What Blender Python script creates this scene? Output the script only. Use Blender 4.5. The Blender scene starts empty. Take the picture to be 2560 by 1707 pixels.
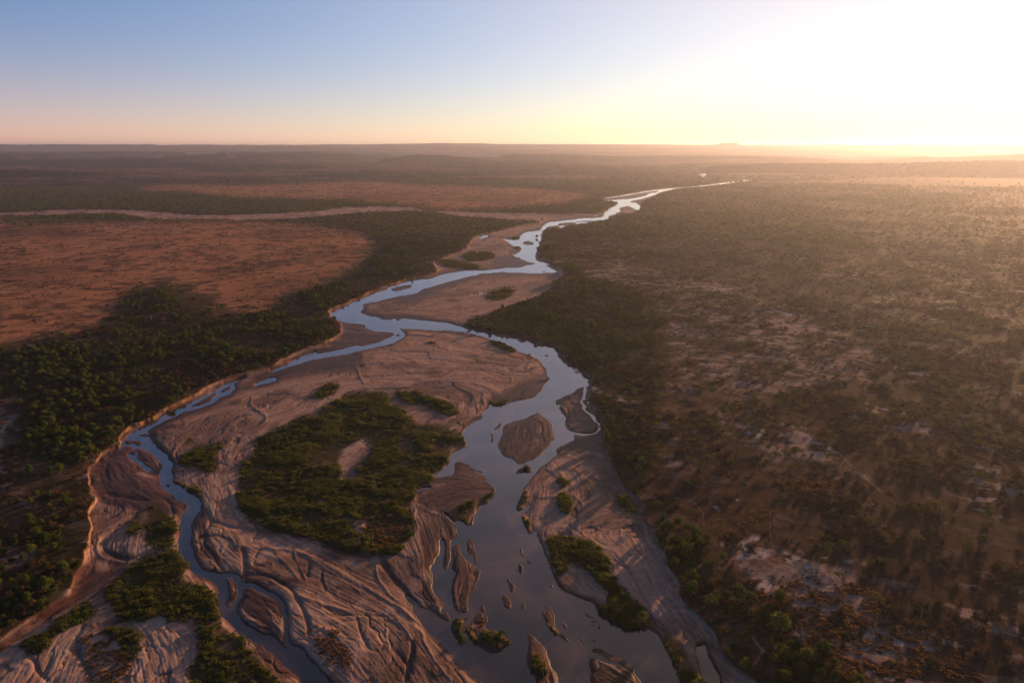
# Aerial view of a braided sandy river in dry savanna at sunrise.
import bpy, math
import numpy as np
from mathutils import Vector
S = bpy.context.scene
COL = S.collection
RAD = math.radians

# ------------------------------------------------------------------ camera
CAM_H = 300.0
F_PX = 24/36*2560.0
HOR_Y = 368.0
PITCH = math.atan((853.5-HOR_Y)/F_PX)
cam = bpy.data.cameras.new('camera'); cam.lens = 24; cam.sensor_width = 36
cam.clip_start = 1; cam.clip_end = 3e5
camo = bpy.data.objects.new('camera', cam); COL.objects.link(camo); S.camera = camo
camo.location = (0, 0, CAM_H); camo.rotation_euler = (math.pi/2-PITCH, 0, 0)

# ------------------------------------------------------------------ sky and sun
SUN_AZ, SUN_EL = RAD(39), RAD(6.0)
world = bpy.data.worlds.new('World'); S.world = world; world.use_nodes = True
wt = world.node_tree; wn = wt.nodes
sky = wn.new('ShaderNodeTexSky'); sky.sky_type = 'NISHITA'; sky.sun_disc = False
sky.sun_elevation = SUN_EL; sky.sun_rotation = SUN_AZ
sky.altitude = 300; sky.air_density = 1.0; sky.dust_density = 0.0; sky.ozone_density = 4.5
tint = wn.new('ShaderNodeMix'); tint.data_type = 'RGBA'; tint.blend_type = 'MULTIPLY'
tint.inputs['Factor'].default_value = 1; tint.inputs['B'].default_value = (.10, .80, .96, 1)
wt.links.new(sky.outputs[0], tint.inputs['A'])
# dusty air low over the horizon scatters peach light: falls off with the height of the direction
tc = wn.new('ShaderNodeTexCoord'); sp = wn.new('ShaderNodeSeparateXYZ'); wt.links.new(tc.outputs['Generated'], sp.inputs[0])
def wmath(op, a, b=None):
    n = wn.new('ShaderNodeMath'); n.operation = op
    for i, v in enumerate((a, b)):
        if v is None: continue
        if isinstance(v, (int, float)): n.inputs[i].default_value = v
        else: wt.links.new(v, n.inputs[i])
    return n.outputs[0]
zz = wmath('MAXIMUM', sp.outputs['Z'], 0.0)
ex = wmath('EXPONENT', wmath('MULTIPLY', zz, -1/0.074))
band = wn.new('ShaderNodeMix'); band.data_type = 'RGBA'; band.blend_type = 'ADD'
band.inputs['B'].default_value = (4.6, 1.0, .9, 1)
wt.links.new(ex, band.inputs['Factor']); wt.links.new(tint.outputs['Result'], band.inputs['A'])
# broad aureole of dusty air round the sun
vm = wn.new('ShaderNodeVectorMath'); vm.operation = 'DOT_PRODUCT'; wt.links.new(tc.outputs['Generated'], vm.inputs[0])
vm.inputs[1].default_value = (math.sin(SUN_AZ)*math.cos(SUN_EL), math.cos(SUN_AZ)*math.cos(SUN_EL), math.sin(SUN_EL))
ga = wmath('EXPONENT', wmath('MULTIPLY', wmath('SUBTRACT', 1.0, vm.outputs['Value']), -1/0.28))
aur = wn.new('ShaderNodeMix'); aur.data_type = 'RGBA'; aur.blend_type = 'ADD'; aur.inputs['B'].default_value = (4.9, 2.8, .3, 1)
wt.links.new(ga, aur.inputs['Factor']); wt.links.new(band.outputs['Result'], aur.inputs['A']); band = aur
# sky dome above the view dimmed to cut ambient fill and near-water reflection
zd = wmath('EXPONENT', wmath('MULTIPLY', wmath('MAXIMUM', wmath('SUBTRACT', zz, 0.42), 0.0), -1/0.16))
zf_ = wmath('ADD', wmath('MULTIPLY', zd, 0.78), 0.22)
dome = wn.new('ShaderNodeVectorMath'); dome.operation = 'SCALE'; wt.links.new(band.outputs['Result'], dome.inputs[0]); wt.links.new(zf_, dome.inputs['Scale'])
bg = wn['Background']; wt.links.new(dome.outputs[0], bg.inputs[0]); bg.inputs[1].default_value = 0.125
sl = bpy.data.lights.new('sun', 'SUN'); sl.energy = 5.0; sl.angle = RAD(1.2); sl.color = (1, .56, .28)
so = bpy.data.objects.new('sun', sl); COL.objects.link(so)
so.rotation_euler = Vector((math.sin(SUN_AZ)*math.cos(SUN_EL), math.cos(SUN_AZ)*math.cos(SUN_EL), math.sin(SUN_EL))).to_track_quat('Z', 'Y').to_euler()
S.view_settings.view_transform = 'Standard'; S.view_settings.look = 'None'
S.view_settings.gamma = 1; S.view_settings.exposure = 0.68
S.cycles.use_denoising = True
S.cycles.max_bounces = 6; S.cycles.volume_bounces = 1
S.cycles.transparent_max_bounces = 4

# ------------------------------------------------------------------ noise
def hash2(ix, iy, seed):
    h = (ix.astype(np.int64)*374761393 + iy.astype(np.int64)*668265263 + seed*1442695041) & 0xffffffff
    h = ((h ^ (h >> 13))*1274126177) & 0xffffffff
    return ((h ^ (h >> 16)) & 0xffffff).astype(np.float32)/16777216.0
def vnoise(x, y, seed=0):
    xf = np.floor(x); yf = np.floor(y); u = (x-xf).astype(np.float32); v = (y-yf).astype(np.float32)
    u = u*u*(3-2*u); v = v*v*(3-2*v)
    a = hash2(xf, yf, seed); b = hash2(xf+1, yf, seed); c = hash2(xf, yf+1, seed); d = hash2(xf+1, yf+1, seed)
    return (a+(b-a)*u)*(1-v) + (c+(d-c)*u)*v
def fbm(x, y, scale, octv=4, seed=0, gain=.5):
    s = 0; a = 1; t = 0; f = 1/scale
    for i in range(octv):
        ca, sa = math.cos(i*1.1+.3), math.sin(i*1.1+.3)
        s = s + a*vnoise((x*ca-y*sa)*f+i*17.3, (x*sa+y*ca)*f-i*9.1, seed+i*31); t += a; a *= gain; f *= 2.03
    return s/t
def sst(a, b, x):
    t = np.clip((x-a)/(b-a), 0, 1); return t*t*(3-2*t)
def mix(a, b, t): return a + (b-a)*t

# ------------------------------------------------------------------ traced outlines -> ground metres
CROP = {'A': (0, 300, 2.6133), 'B': (800, 300, 2.6133), 'C': (1660, 300, 2.6133), 'D': (0, 800, 2.6133), 'E': (800, 800, 2.6133),
        'F': (1660, 800, 2.6133), 'G': (0, 1107, 2.6133), 'H': (800, 1107, 2.6133), 'I': (1660, 1107, 2.6133), 'J': (1150, 400, 2.94), 'S': (0, 0, 1.0)}
CP, SP_ = math.cos(PITCH), math.sin(PITCH)
def px2ground(px, py, z=0.0):
    px = np.asarray(px, float); py = np.asarray(py, float)
    x = (px-1280)/F_PX; u = (853.5-py)/F_PX
    fy = CP + u*SP_; fz = u*CP - SP_
    t = (z-CAM_H)/np.minimum(fz, -0.004)
    return x*t, fy*t
def parse(s):
    """'B 10,20 30,40 E 5,6' -> photo pixels"""
    out = []; cr = 'S'
    for tok in s.split():
        if tok in CROP: cr = tok; continue
        a, b = tok.split(','); ox, oy, k = CROP[cr]
        out.append((ox+float(a)/k, oy+float(b)/k))
    return out
def densify(pts, closed=True, step=12):
    out = []; n = len(pts)
    for i in range(n if closed else n-1):
        a = pts[i]; b = pts[(i+1) % n]; m = max(1, int(math.hypot(b[0]-a[0], b[1]-a[1])/step))
        for k in range(m): out.append((a[0]+(b[0]-a[0])*k/m, a[1]+(b[1]-a[1])*k/m))
    if not closed: out.append(pts[-1])
    return out
def smooth_line(pts, step=8):
    """Catmull-Rom through the points"""
    P = [np.array(p) for p in pts]; P = [2*P[0]-P[1]] + P + [2*P[-1]-P[-2]]; out = []
    for i in range(1, len(P)-2):
        n = max(2, int(np.linalg.norm(P[i+1]-P[i])/step))
        for k in range(n):
            t = k/n
            out.append(.5*((2*P[i])+(P[i+1]-P[i-1])*t+(2*P[i-1]-5*P[i]+4*P[i+1]-P[i+2])*t*t+(3*P[i]-P[i-1]-3*P[i+1]+P[i+2])*t**3))
    out.append(P[-2]); return out

# ------------------------------------------------------------------ polar grid of ground vertices
def rows():
    dep = np.concatenate([np.linspace(89, 61, 28), np.arange(60, 46.6, -0.11), np.arange(46.5, 4.3, -0.055)])
    r1 = CAM_H/np.tan(np.radians(dep)); r = [*r1]
    while r[-1] < 9000: r.append(r[-1]*1.009)
    while r[-1] < 43000: r.append(r[-1]*1.010)
    return np.array(r)
def cols():
    inner = np.arange(-45, 45.001, 0.05)
    side = []; a = 45.0; st = .08
    while a < 179: side.append(a+st); a += st; st = min(st*1.12, 3.0)
    side = [s for s in side if s < 179]
    return np.radians(np.concatenate([-np.array(side[::-1]), inner, side, [181.0]]))   # last column closes the circle
R = rows(); TH = cols(); TH[-1] = TH[0]+2*math.pi
NR, NC = len(R), len(TH)
X = (R[:, None]*np.sin(TH)[None]).astype(np.float64); Y = (R[:, None]*np.cos(TH)[None])
RR = np.broadcast_to(R[:, None], X.shape)
jj = np.arange(NR, dtype=float); ii = np.arange(NC, dtype=float)
def to_grid(x, y):
    r = np.hypot(x, y); th = np.arctan2(x, y)
    return np.interp(th, TH, ii), np.interp(r, R, jj)
def raster(mask, gi, gj, val=True):
    """even-odd fill of a polygon given in grid coordinates"""
    gi = np.asarray(gi); gj = np.asarray(gj)
    j0 = max(0, int(np.ceil(gj.min()))); j1 = min(NR-1, int(np.floor(gj.max())))
    i2 = np.roll(gi, -1); j2 = np.roll(gj, -1)
    for j in range(j0, j1+1):
        c = (gj <= j) != (j2 <= j)
        if not c.any(): continue
        xs = np.sort(gi[c] + (j-gj[c])/(j2[c]-gj[c])*(i2[c]-gi[c]))
        for k in range(0, len(xs)-1, 2):
            a = int(math.ceil(xs[k])); b = int(math.floor(xs[k+1]))
            if b < a:                      # keep slivers thinner than a cell
                a = b = int(round((xs[k]+xs[k+1])/2))
            mask[j, max(0, a):min(NC, b+1)] = val
def poly(mask, s, val=True, z=0.0):
    p = densify(parse(s) if isinstance(s, str) else s)
    raster(mask, *to_grid(*px2ground([a for a, _ in p], [b for _, b in p], z)), val)
def stroke_outline(s, w, w2=None):
    """pixel line with a width in crop pixels (taken across the line, flattened by the low viewing angle)"""
    k = CROP[s.split()[0]][2]; p = smooth_line(parse(s)); n = len(p); w = w/k; w2 = w if w2 is None else w2/k
    L, Rr = [], []
    for i, q in enumerate(p):
        d = p[min(i+1, n-1)]-p[max(i-1, 0)]; d = d/(np.linalg.norm(d)+1e-9); ww = (w+(w2-w)*i/(n-1))/2
        nn = np.array((-d[1], d[0]))*ww; L.append(q+nn); Rr.append(q-nn)
    return [tuple(a) for a in L+Rr[::-1]]
def stroke(mask, s, w, w2=None, val=True, z=0.0):
    poly(mask, stroke_outline(s, w, w2), val, z)
def blur(a, s):
    """three box passes along both grid axes"""
    n = max(1, int(round(s)))
    a = a.astype(np.float32)
    for ax in (0, 1):
        for _ in range(3):
            pad = [(0, 0), (0, 0)]; pad[ax] = (n+1, n)
            c = np.cumsum(np.pad(a, pad, mode='edge'), axis=ax, dtype=np.float64)
            a = ((c[2*n+1:]-c[:-2*n-1]) if ax == 0 else (c[:, 2*n+1:]-c[:, :-2*n-1]))/(2*n+1)
            a = a.astype(np.float32)
    return a
def lookup(F, gi, gj):
    gi = np.clip(gi, 0, NC-1.001); gj = np.clip(gj, 0, NR-1.001)
    i = gi.astype(int); j = gj.astype(int); u = gi-i; v = gj-j
    return (F[j, i]*(1-u)+F[j, i+1]*u)*(1-v) + (F[j+1, i]*(1-u)+F[j+1, i+1]*u)*v
def Z(): return np.zeros((NR, NC), bool)
# ------------------------------------------------------------------ traced regions
CORR = Z()      # sandy river bed between the banks
poly(CORR, """S -1500,2900 S -700,2100 G -400,1420 0,1310 120,1230 240,1140 340,1060 430,1000 480,930 540,830 580,720 590,640 590,580 600,470 620,400 580,320 560,260 600,160 660,90 720,50
 D 780,840 800,790 860,710 930,680 1050,620 1110,590 1190,545 1290,490 1430,410 1560,365 1640,350 1760,320 1850,270 1960,220 2080,180 2160,130 2240,90 2230,40 2160,0
 B 60,1300 65,1250 130,1225 200,1190 300,1150 400,1100 460,1080 560,1050 650,1035 760,1005 780,990 740,940 870,880 960,850 990,790 1010,770 1060,750 1130,740 1230,715 1330,690 1440,672
 1450,662 1250,655 1050,640 900,632 800,614 700,602 600,598 400,602 240,607 100,627 0,632
 A 2200,624 2000,640 1800,652 1550,657 1300,647 1100,652 980,647 880,630 780,612 600,614 400,620 150,624 0,628 -500,632 -500,616 0,612 200,604 400,592 700,590 900,598 1050,607 1150,617 1280,627 1500,627 1700,621 2000,607 2200,594
 B 0,590 200,577 400,570 600,576 700,598 900,603 1100,610 1300,616 1600,620 1750,620
 J 985,404 1060,388 1090,365 1130,345 1165,318 1120,300 1050,292 1040,284 1110,270 1200,257 1290,240 1350,230 1440,217 1550,206 1660,200 1760,190 1880,173 1960,163 2060,147 2150,140 2150,155 2060,163 1960,178 1880,188 1760,201 1660,208 1560,222 1460,250 1420,275 1340,310 1330,335 1330,368 1260,395 1190,395 1120,420 1085,445 1000,455 940,470 880,478 800,485 750,510 700,505 640,510 610,545 600,600 575,660 570,720 640,755 690,785 745,800 755,825 750,870
 B 1590,1000 1570,1055 1500,1070 1500,1100 1430,1165 1370,1180 1300,1200 1200,1230 1100,1280 1000,1310 930,1345 1090,1386 1200,1402 1300,1420 1420,1460 1540,1482
 E 1560,215 1600,260 1680,310 1730,350 1785,395 1770,440 1775,540 1805,600 1850,670 1845,740 1855,800
 H 1880,100 1930,200 1980,280 2050,340 2120,420 2140,500 2150,600 2180,700 2240,780
 I 60,870 90,950 130,1040 240,1180 330,1290 430,1400 520,1480 600,1568 800,1800 S 2150,2300 S 2300,3000""")
# dead-end spur of the far river seen beyond the plain
WATER = Z()
poly(WATER, """J 0,815 100,815 180,812 330,795 460,790 490,775 565,768 600,765 560,758 500,745 455,725 430,710 400,708 415,690 440,680 460,655 445,640 420,635 390,632 365,615 350,600 290,580 240,570 180,568 165,582 115,590 108,580 150,553 190,548 220,562 290,570 350,585 395,590 435,578 450,550 480,532 560,525 600,515 600,495 650,458 720,452 800,440 900,430 1000,425 1060,418 1060,392 1090,355 1140,338 1168,320 1130,302 1100,297 1180,291 1240,288 1262,300 1240,312 1290,317 1325,335 1325,365 1290,365 1262,350 1240,336 1190,346 1160,362 1186,376 1130,400 1092,412 1087,437 1000,448 940,462 880,469 800,473 745,502 735,492 700,478 688,492 640,497 622,515 604,540 598,600 588,615 565,660 553,700 560,738 600,750 640,757 690,785 745,803 752,822 640,830 560,834 420,826 300,824 200,832
 B 1060,1000 990,1017 920,1037 830,1057 770,1077 690,1100 640,1118 665,1122 610,1135 520,1150 450,1165 370,1185 310,1195 275,1210 290,1225 255,1250 270,1270 330,1285 420,1297 550,1298 700,1315 830,1325 950,1362 1090,1384 1200,1400 1300,1418 1420,1458 1540,1480
 E 1560,215 1600,260 1680,310 1730,350 1782,395 1775,430 1740,430 1700,440 1640,478 1570,500 1545,525 1533,555 1560,585 1590,625 1608,660 1612,710 1655,735 1655,770 1610,800 1545,845 1560,870 1500,920 1440,955 1415,990 1370,1040 1340,1090 1310,1160 1285,1230 1290,1255 1330,1240 1370,1200 1360,1240 1320,1280 1320,1320 1350,1390 1380,1395 1400,1372
 H 1410,575 1420,630 1450,680 1480,750 1500,800 1520,880 1560,930 1610,970 1700,1020 1790,1050 1830,1110 1900,1150 1970,1195 2010,1220 2100,1200 2150,1222 2200,1262 2220,1320 2260,1380 2310,1450 2350,1530 2420,1700 2900,2900 1600,2900 1070,1568 1010,1530 940,1480 890,1400 830,1340 720,1230 650,1140 580,1050 540,990 600,1010 640,1055 740,1110 830,1170 865,1180 862,1130 800,1110 780,1120 800,1060 770,990 735,930 715,880 715,800 740,780 780,720 785,660 800,635 870,640 905,600 895,560 880,520
 E 905,1360 880,1325 900,1300 930,1320 950,1347 990,1347 1012,1300 1032,1250 1060,1217 1130,1160 1163,1105 1110,1050 1060,990 990,955 905,925 875,930 880,990 870,1015 790,1030 735,1028 790,970 830,920 860,870 900,850 940,830 970,805 945,780 935,745 960,700 1020,660 1060,645 1075,610 1090,580 1100,548 1140,562 1180,562 1250,537 1330,522 1400,500 1440,460 1460,420 1495,385 1470,320 1430,262
 B 1350,1530 1280,1500 1200,1465 1130,1435 1050,1410 950,1385 820,1372 720,1372 600,1365 480,1358 370,1353 350,1372 300,1360 285,1335 200,1325 110,1310 62,1290 78,1255 130,1236 170,1205 240,1180 320,1150 400,1110 460,1090 560,1060 640,1045 760,1020 850,1000 950,985 1060,985""")
for s, *w in [("J 1550,214 1440,224 1350,236 1290,247 1200,262 1110,275 1057,287 1085,300 1140,306", 8), ("J 1550,216 1480,228 1450,243 1390,264 1300,286 1220,298", 15),
             ("J 1420,250 1380,262", 22), ("J 2140,149 2060,155 1960,170 1880,180 1760,193 1660,203 1550,216", 11), ("J 1540,214 1470,228", 12),
             ("J 1755,110 1812,106", 30), ("J 1740,84 1775,90", 4), ("J 1820,127 1890,128", 5), ("J 1512,60 1572,63", 5), ("J 1780,122 1800,122", 12),
             ("C 1160,268 1215,278", 8), ("J 985,406 1005,408", 6), ("J 345,520 430,503", 7), ("J 340,672 380,688 420,715", 10),
             ("B 350,1366 440,1370 510,1380 545,1400 500,1432 420,1458 320,1482 180,1512 60,1532 -40,1556", 26), ("B 470,1376 495,1392 470,1425 400,1455", 14),
             ("B 990,1143 1060,1130 1105,1115", 10), ("B 1435,1137 1470,1140", 14), ("B 780,1060 900,1025 1040,1005", 12),
             ("D 2352,176 2200,210 2080,232 1990,262 1900,292 1830,318 1762,334", 24), ("D 2060,215 1960,255 1890,290", 24),
             ("D 1660,430 1700,412 1760,395 1805,385", 22), ("D 1618,366 1550,398 1500,418 1440,455 1350,500 1280,532 1190,574 1120,606 1060,640", 20),
             ("D 1530,425 1500,470 1440,490 1390,530 1300,565 1190,592 1110,632 1040,668", 24), ("D 1480,415 1440,455 1400,500", 16),
             ("D 1100,618 1020,662 940,708 880,745 830,790", 52, 44), ("D 830,780 800,830 775,850", 18), ("D 880,735 960,740 1000,762 1025,795", 8),
             ("D 850,780 930,790 980,830 1040,880 1085,920 1095,970 1080,1030 1095,1080 1160,1110 1215,1160 1262,1210 1235,1270 1205,1340 1200,1420 1215,1500 1240,1580", 66, 84),
             ("D 800,820 860,826 960,832", 10), ("D 830,875 880,905 930,945 985,985", 22), ("D 870,830 888,870 870,900", 12),
             ("G 1205,600 1200,680 1250,770 1310,840 1400,880 1440,960 1450,1040 1480,1120 1560,1200 1680,1280 1820,1350 1920,1430 2040,1568 2200,1750 2420,2200 2600,2900", 60, 150),
             ("G 1400,850 1500,880 1560,920 1560,990 1530,1060 1530,1110", 36), ("G 1560,910 1700,960 1800,1010 1845,1080 1850,1170 1890,1280 1980,1400 2100,1520 2250,1700 2330,1900", 24, 40),
             ("E 1740,440 1722,490 1712,545 1745,600 1795,650 1832,695 1805,735 1745,745 1650,737", 13), ("E 1748,455 1752,500 1742,545 1725,585", 8), ("E 1712,500 1735,520", 6),
             ("E 1735,600 1800,640", 8), ("E 1650,775 1600,790", 10), ("E 1540,560 1575,560 1580,530", 6),
             ("H 620,330 660,305 740,290", 16), ("H 800,460 850,500 885,530", 12),
             ("I 130,1045 160,1075 200,1110", 22), ("I 240,1330 260,1390 270,1450 290,1520 320,1600 370,1750", 60, 110)]:
    stroke(WATER, s, *w)
# sand islands and shoals standing out of the water
ISLES = [("E 1430,605 1480,640 1525,690 1533,760 1500,820 1450,870 1400,900 1340,940 1290,942 1262,905 1210,890 1170,860 1162,820 1180,770 1200,690 1260,660 1330,640", 'large rounded brown sandbar in the middle of the main channel'),
 ("H 905,650 925,700 950,760 1020,800 1055,840 1025,910 985,990 955,1040 945,1110 890,1120 865,1070 868,940 885,850 858,830 875,760 870,700", 'long wrinkled brown shoal below the left sand fan'),
 ("H 950,625 970,603 1000,660 1022,730 1038,795 1015,780 975,720", 'thin pointed shoal beside the long wrinkled shoal'),
 ("H 820,640 862,640 860,760 830,840 802,820 812,740", 'low brown sand tongue trailing from the left sand fan'),
 ("H 1215,890 1240,880 1265,930 1270,975 1240,975 1215,930", 'small brown shoal just upstream of the diamond shaped shoal'),
 ("H 1200,980 1240,1000 1268,1050 1255,1095 1210,1070 1190,1020", 'diamond shaped shoal in the middle of the lower channel'),
 ("H 1345,1025 1365,1060 1360,1095 1340,1070", 'tiny spindle shaped shoal in the lower channel'),
 ("H 1480,1065 1520,1090 1545,1140 1540,1190 1600,1240 1650,1320 1590,1280 1530,1240 1480,1190 1440,1120 1455,1080", 'ragged string shaped shoal with dark scrub trailing downstream'),
 ("H 1580,1140 1620,1175 1630,1215 1590,1190", 'small ragged shoal right of the string shaped shoal'),
 ("H 1690,1240 1730,1280 1730,1310 1695,1280", 'small ragged shoal nearest the right shrub bank'),
 ("H 1040,1050 1065,1060 1080,1120 1110,1190 1160,1225 1240,1300 1200,1350 1120,1360 1040,1330 985,1280 975,1220 1000,1160 1030,1110", 'shoal with a narrow sandy head and a wide shrub covered tail'),
 ("H 870,1180 920,1150 990,1135 950,1180 940,1240 945,1320 900,1280 865,1220", 'scrubby dark shoal left of the narrow headed shoal'),
 ("H 1325,1240 1380,1270 1450,1330 1500,1390 1530,1500 1560,1700 1420,1700 1390,1540 1350,1480 1345,1400 1335,1320", 'large brown leaf shaped sandbar at the bottom of the channel'),
 ("H 1745,1400 1780,1390 1900,1440 2050,1500 2110,1568 2200,1720 1760,1720", 'smooth brown sandbar with a sharp crest in the lower channel'),
 ("H 1760,1335 1850,1330 1960,1380 2060,1470 2060,1500 1950,1440 1850,1375 1770,1370", 'narrow curved shoal with scrub above the smooth sandbar'),
 ("E 1270,1015 1300,970 1360,955 1350,985 1300,1012", 'little bushy islet below the large rounded sandbar'),
 ("B 460,1110 500,1090 560,1080 605,1072 590,1095 540,1110 490,1122", 'small lens shaped sandbar in the upstream bend'),
 ("J 445,615 475,595 500,590 550,605 545,625 480,627", 'bushy islet under the tall bank trees upstream'),
 ("J 500,795 560,792 650,788 620,797 530,803", 'thin flat shoal in the upstream pool'),
 ("J 700,470 780,461 870,461 800,470 745,485", 'sandy islet where the far reaches join'),
 ("H 1705,1095 1760,1120 1840,1170 1840,1215 1790,1190", 'low wet shoal barely breaking the surface by the right shrub bank')]
ISTROKES = [("E 1190,672 1145,715", 24), ("E 1128,735 1132,800", 20), ("E 1180,590 1250,570", 8), ("E 1250,605 1330,575", 7), ("E 1270,590 1380,515", 8), ("E 1300,560 1350,540", 5),
 ("E 1460,232 1500,232", 16), ("E 1452,272 1460,280", 10), ("E 1165,118 1220,122 1262,130", 7), ("E 1200,150 1212,160", 8), ("E 1470,437 1480,437", 8), ("E 1155,905 1170,915", 12),
 ("E 895,868 935,890 950,900", 9), ("E 1400,915 1415,915", 12), ("E 1435,895 1440,905", 12), ("E 1215,1050 1222,1040", 6), ("E 1532,560 1536,580", 10), ("E 1360,222 1380,222", 6),
 ("H 1298,690 1320,730 1340,750", 18), ("H 1345,760 1370,785", 20), ("H 1300,790 1320,825 1340,850", 20), ("H 1430,800 1440,815", 8), ("H 1515,930 1530,940", 18), ("H 1470,920 1480,930", 7), ("H 1400,790 1410,800", 6), ("H 1440,890 1450,900", 6),
 ("H 1780,1278 1805,1285", 24), ("H 1445,1045 1460,1052", 16), ("H 760,800 770,830", 14), ("H 820,1100 850,1110", 16), ("H 1370,1100 1390,1170", 5),
 ("B 375,1160 385,1160", 12), ("B 198,1236 212,1238", 14), ("B 90,1260 100,1260", 9), ("B 230,1270 235,1270", 6), ("B 400,1302 460,1306 550,1312", 9), ("B 1458,985 1468,985", 14), ("B 1200,1465 1212,1470", 8),
 ("D 1290,552 1350,520 1420,478", 22), ("D 1450,463 1485,445", 12), ("D 900,752 960,758 990,778", 22), ("D 830,795 880,796 930,812", 22), ("D 1085,1075 1115,1085", 22), ("D 1150,1105 1195,1110", 12),
 ("G 1180,570 1200,600", 14), ("G 1470,905 1505,930 1510,980", 44)]
SHOAL = Z()
for s, _ in ISLES: poly(SHOAL, s)
for s, w in ISTROKES: stroke(SHOAL, s, w)
# green vegetation growing inside the river bed
VEG = Z()
for s in ["G 870,780 950,750 1160,730 1220,790 1250,870 1350,950 1410,1050 1430,1130 1500,1230 1620,1300 1700,1390 1780,1470 1850,1568 2050,1800 1400,1800 1330,1568 1270,1400 1240,1200 1120,1160 1080,1100 1000,1080 960,1140 850,1155 760,1120 750,1050 680,980 700,930 780,870",
 "G 950,455 1100,460 1160,540 1165,680 1060,700 960,670 980,600 940,540", "D 1180,920 1230,840 1310,825 1390,860 1385,950 1340,1010 1260,970 1190,960",
 """D 2352,475 2200,540 2050,610 1900,660 1780,730 1690,810 1660,870 1590,940 1565,990 1560,1090 1540,1150 1580,1210 1630,1280 1640,1320 1760,1340 1830,1390 1950,1420 2050,1440 2200,1475
  H 219,690 270,722 400,742 500,715 560,640 600,560 610,490 585,420 590,330 620,290 680,230 740,190 800,140 860,60 E 860,860 940,830 970,810 940,770 880,745 800,720 750,700 600,650 550,610 530,590 460,550 440,520 370,480 290,465 200,480 100,550""",
 "E 460,440 560,485 620,480 750,530 900,570 945,600 880,615 780,600 640,550 520,500", "D 1980,555 2060,480 2110,430 2210,430 2200,470 2080,520",
 "H 1520,600 1600,590 1700,640 1800,700 1870,780 1930,850 1945,950 2000,960 2080,1040 2110,1150 2060,1195 1990,1205 1880,1140 1810,1080 1800,1040 1850,1050 1880,1000 1850,940 1780,900 1700,840 1600,810 1540,860 1500,790 1490,720 1520,660",
 "I -10,1225 80,1290 180,1400 290,1540 350,1700 200,1700 50,1450 -50,1340", "E 1560,1150 1600,1130 1650,1210 1620,1260 1560,1230", "E 1980,1190 2040,1190 2050,1250 1980,1240", "E 1580,1040 1640,1050 1640,1075 1590,1070",
 "B 1080,1180 1110,1140 1200,1105 1290,1100 1250,1140 1160,1180", "B 930,890 990,865 1110,865 1150,890 1100,915 980,925", "B 750,920 870,915 960,940 1090,965 1000,975 820,960",
 "G 620,1210 760,1190 880,1240 950,1340 930,1420 870,1480 840,1360 760,1270", "G 200,1330 330,1230 480,1100 560,1040 600,1100 530,1180 430,1200 380,1300 280,1380", "G 850,540 910,470 940,460 930,540 880,600",
 "E 1080,1440 1100,1440 1090,1450", "G 1240,300 1300,290 1320,360 1270,350", "B 1250,770 1300,765 1310,778 1260,783", "B 1110,1440 1200,1450 1290,1500 1240,1510 1150,1480", "B 680,1455 760,1460 740,1475 690,1470", "B 200,1505 265,1510 240,1530",
 "H 1000,1200 1110,1190 1160,1225 1240,1300 1200,1350 1120,1360 1040,1330 985,1280", "H 870,1180 920,1150 950,1180 940,1240 945,1320 900,1280", "H 1345,1400 1420,1450 1500,1520 1500,1568 1400,1568", "H 1490,1180 1540,1190 1600,1240 1645,1315 1590,1280 1530,1240", "E 1275,1010 1300,972 1358,957 1345,985 1300,1010",
 "H 1050,400 1100,330 1150,290 1165,310 1110,390 1060,420 1030,440", "H 930,440 1000,390 1010,430 990,540 950,545 925,500", "G 2010,1560 2020,1500"]:
    poly(VEG, s)
for s, w in [("E 1290,1240 1310,1200 1345,1150", 32), ("H 1320,490 1340,530 1370,580", 30), ("H 1298,690 1320,730 1370,785", 18), ("H 1300,790 1340,850", 20), ("H 1760,1345 1850,1340 1960,1390 2055,1480", 22), ("D 1250,790 1180,790", 26), ("D 1380,830 1460,815", 22), ("D 900,990 945,985", 26),
             ("D 1120,960 1110,1020 1150,1060 1230,1090 1290,1180", 26), ("E 1250,190 1350,225 1425,262", 14), ("E 1080,520 1150,555 1240,530", 14), ("J 380,580 440,575", 12), ("E 580,280 630,290", 18), ("J 410,640 455,650", 14), ("D 1520,540 1570,545", 20)]:
    stroke(VEG, s, w)
for s in ["E 110,850 200,790 280,800 340,870 300,930 250,1050 150,1060 80,960", "G 1000,620 1010,640 990,640"]: poly(VEG, s, False)
for s, w in [("H 0,350 80,400 150,470 210,560 250,690", 46, 60), ("H 370,320 430,340 480,380", 14)] if False else [("H 0,350 80,400 150,470 210,560 250,690", 46), ("H 370,320 430,340 480,380", 12)]: stroke(VEG, s, w, val=False)
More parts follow.
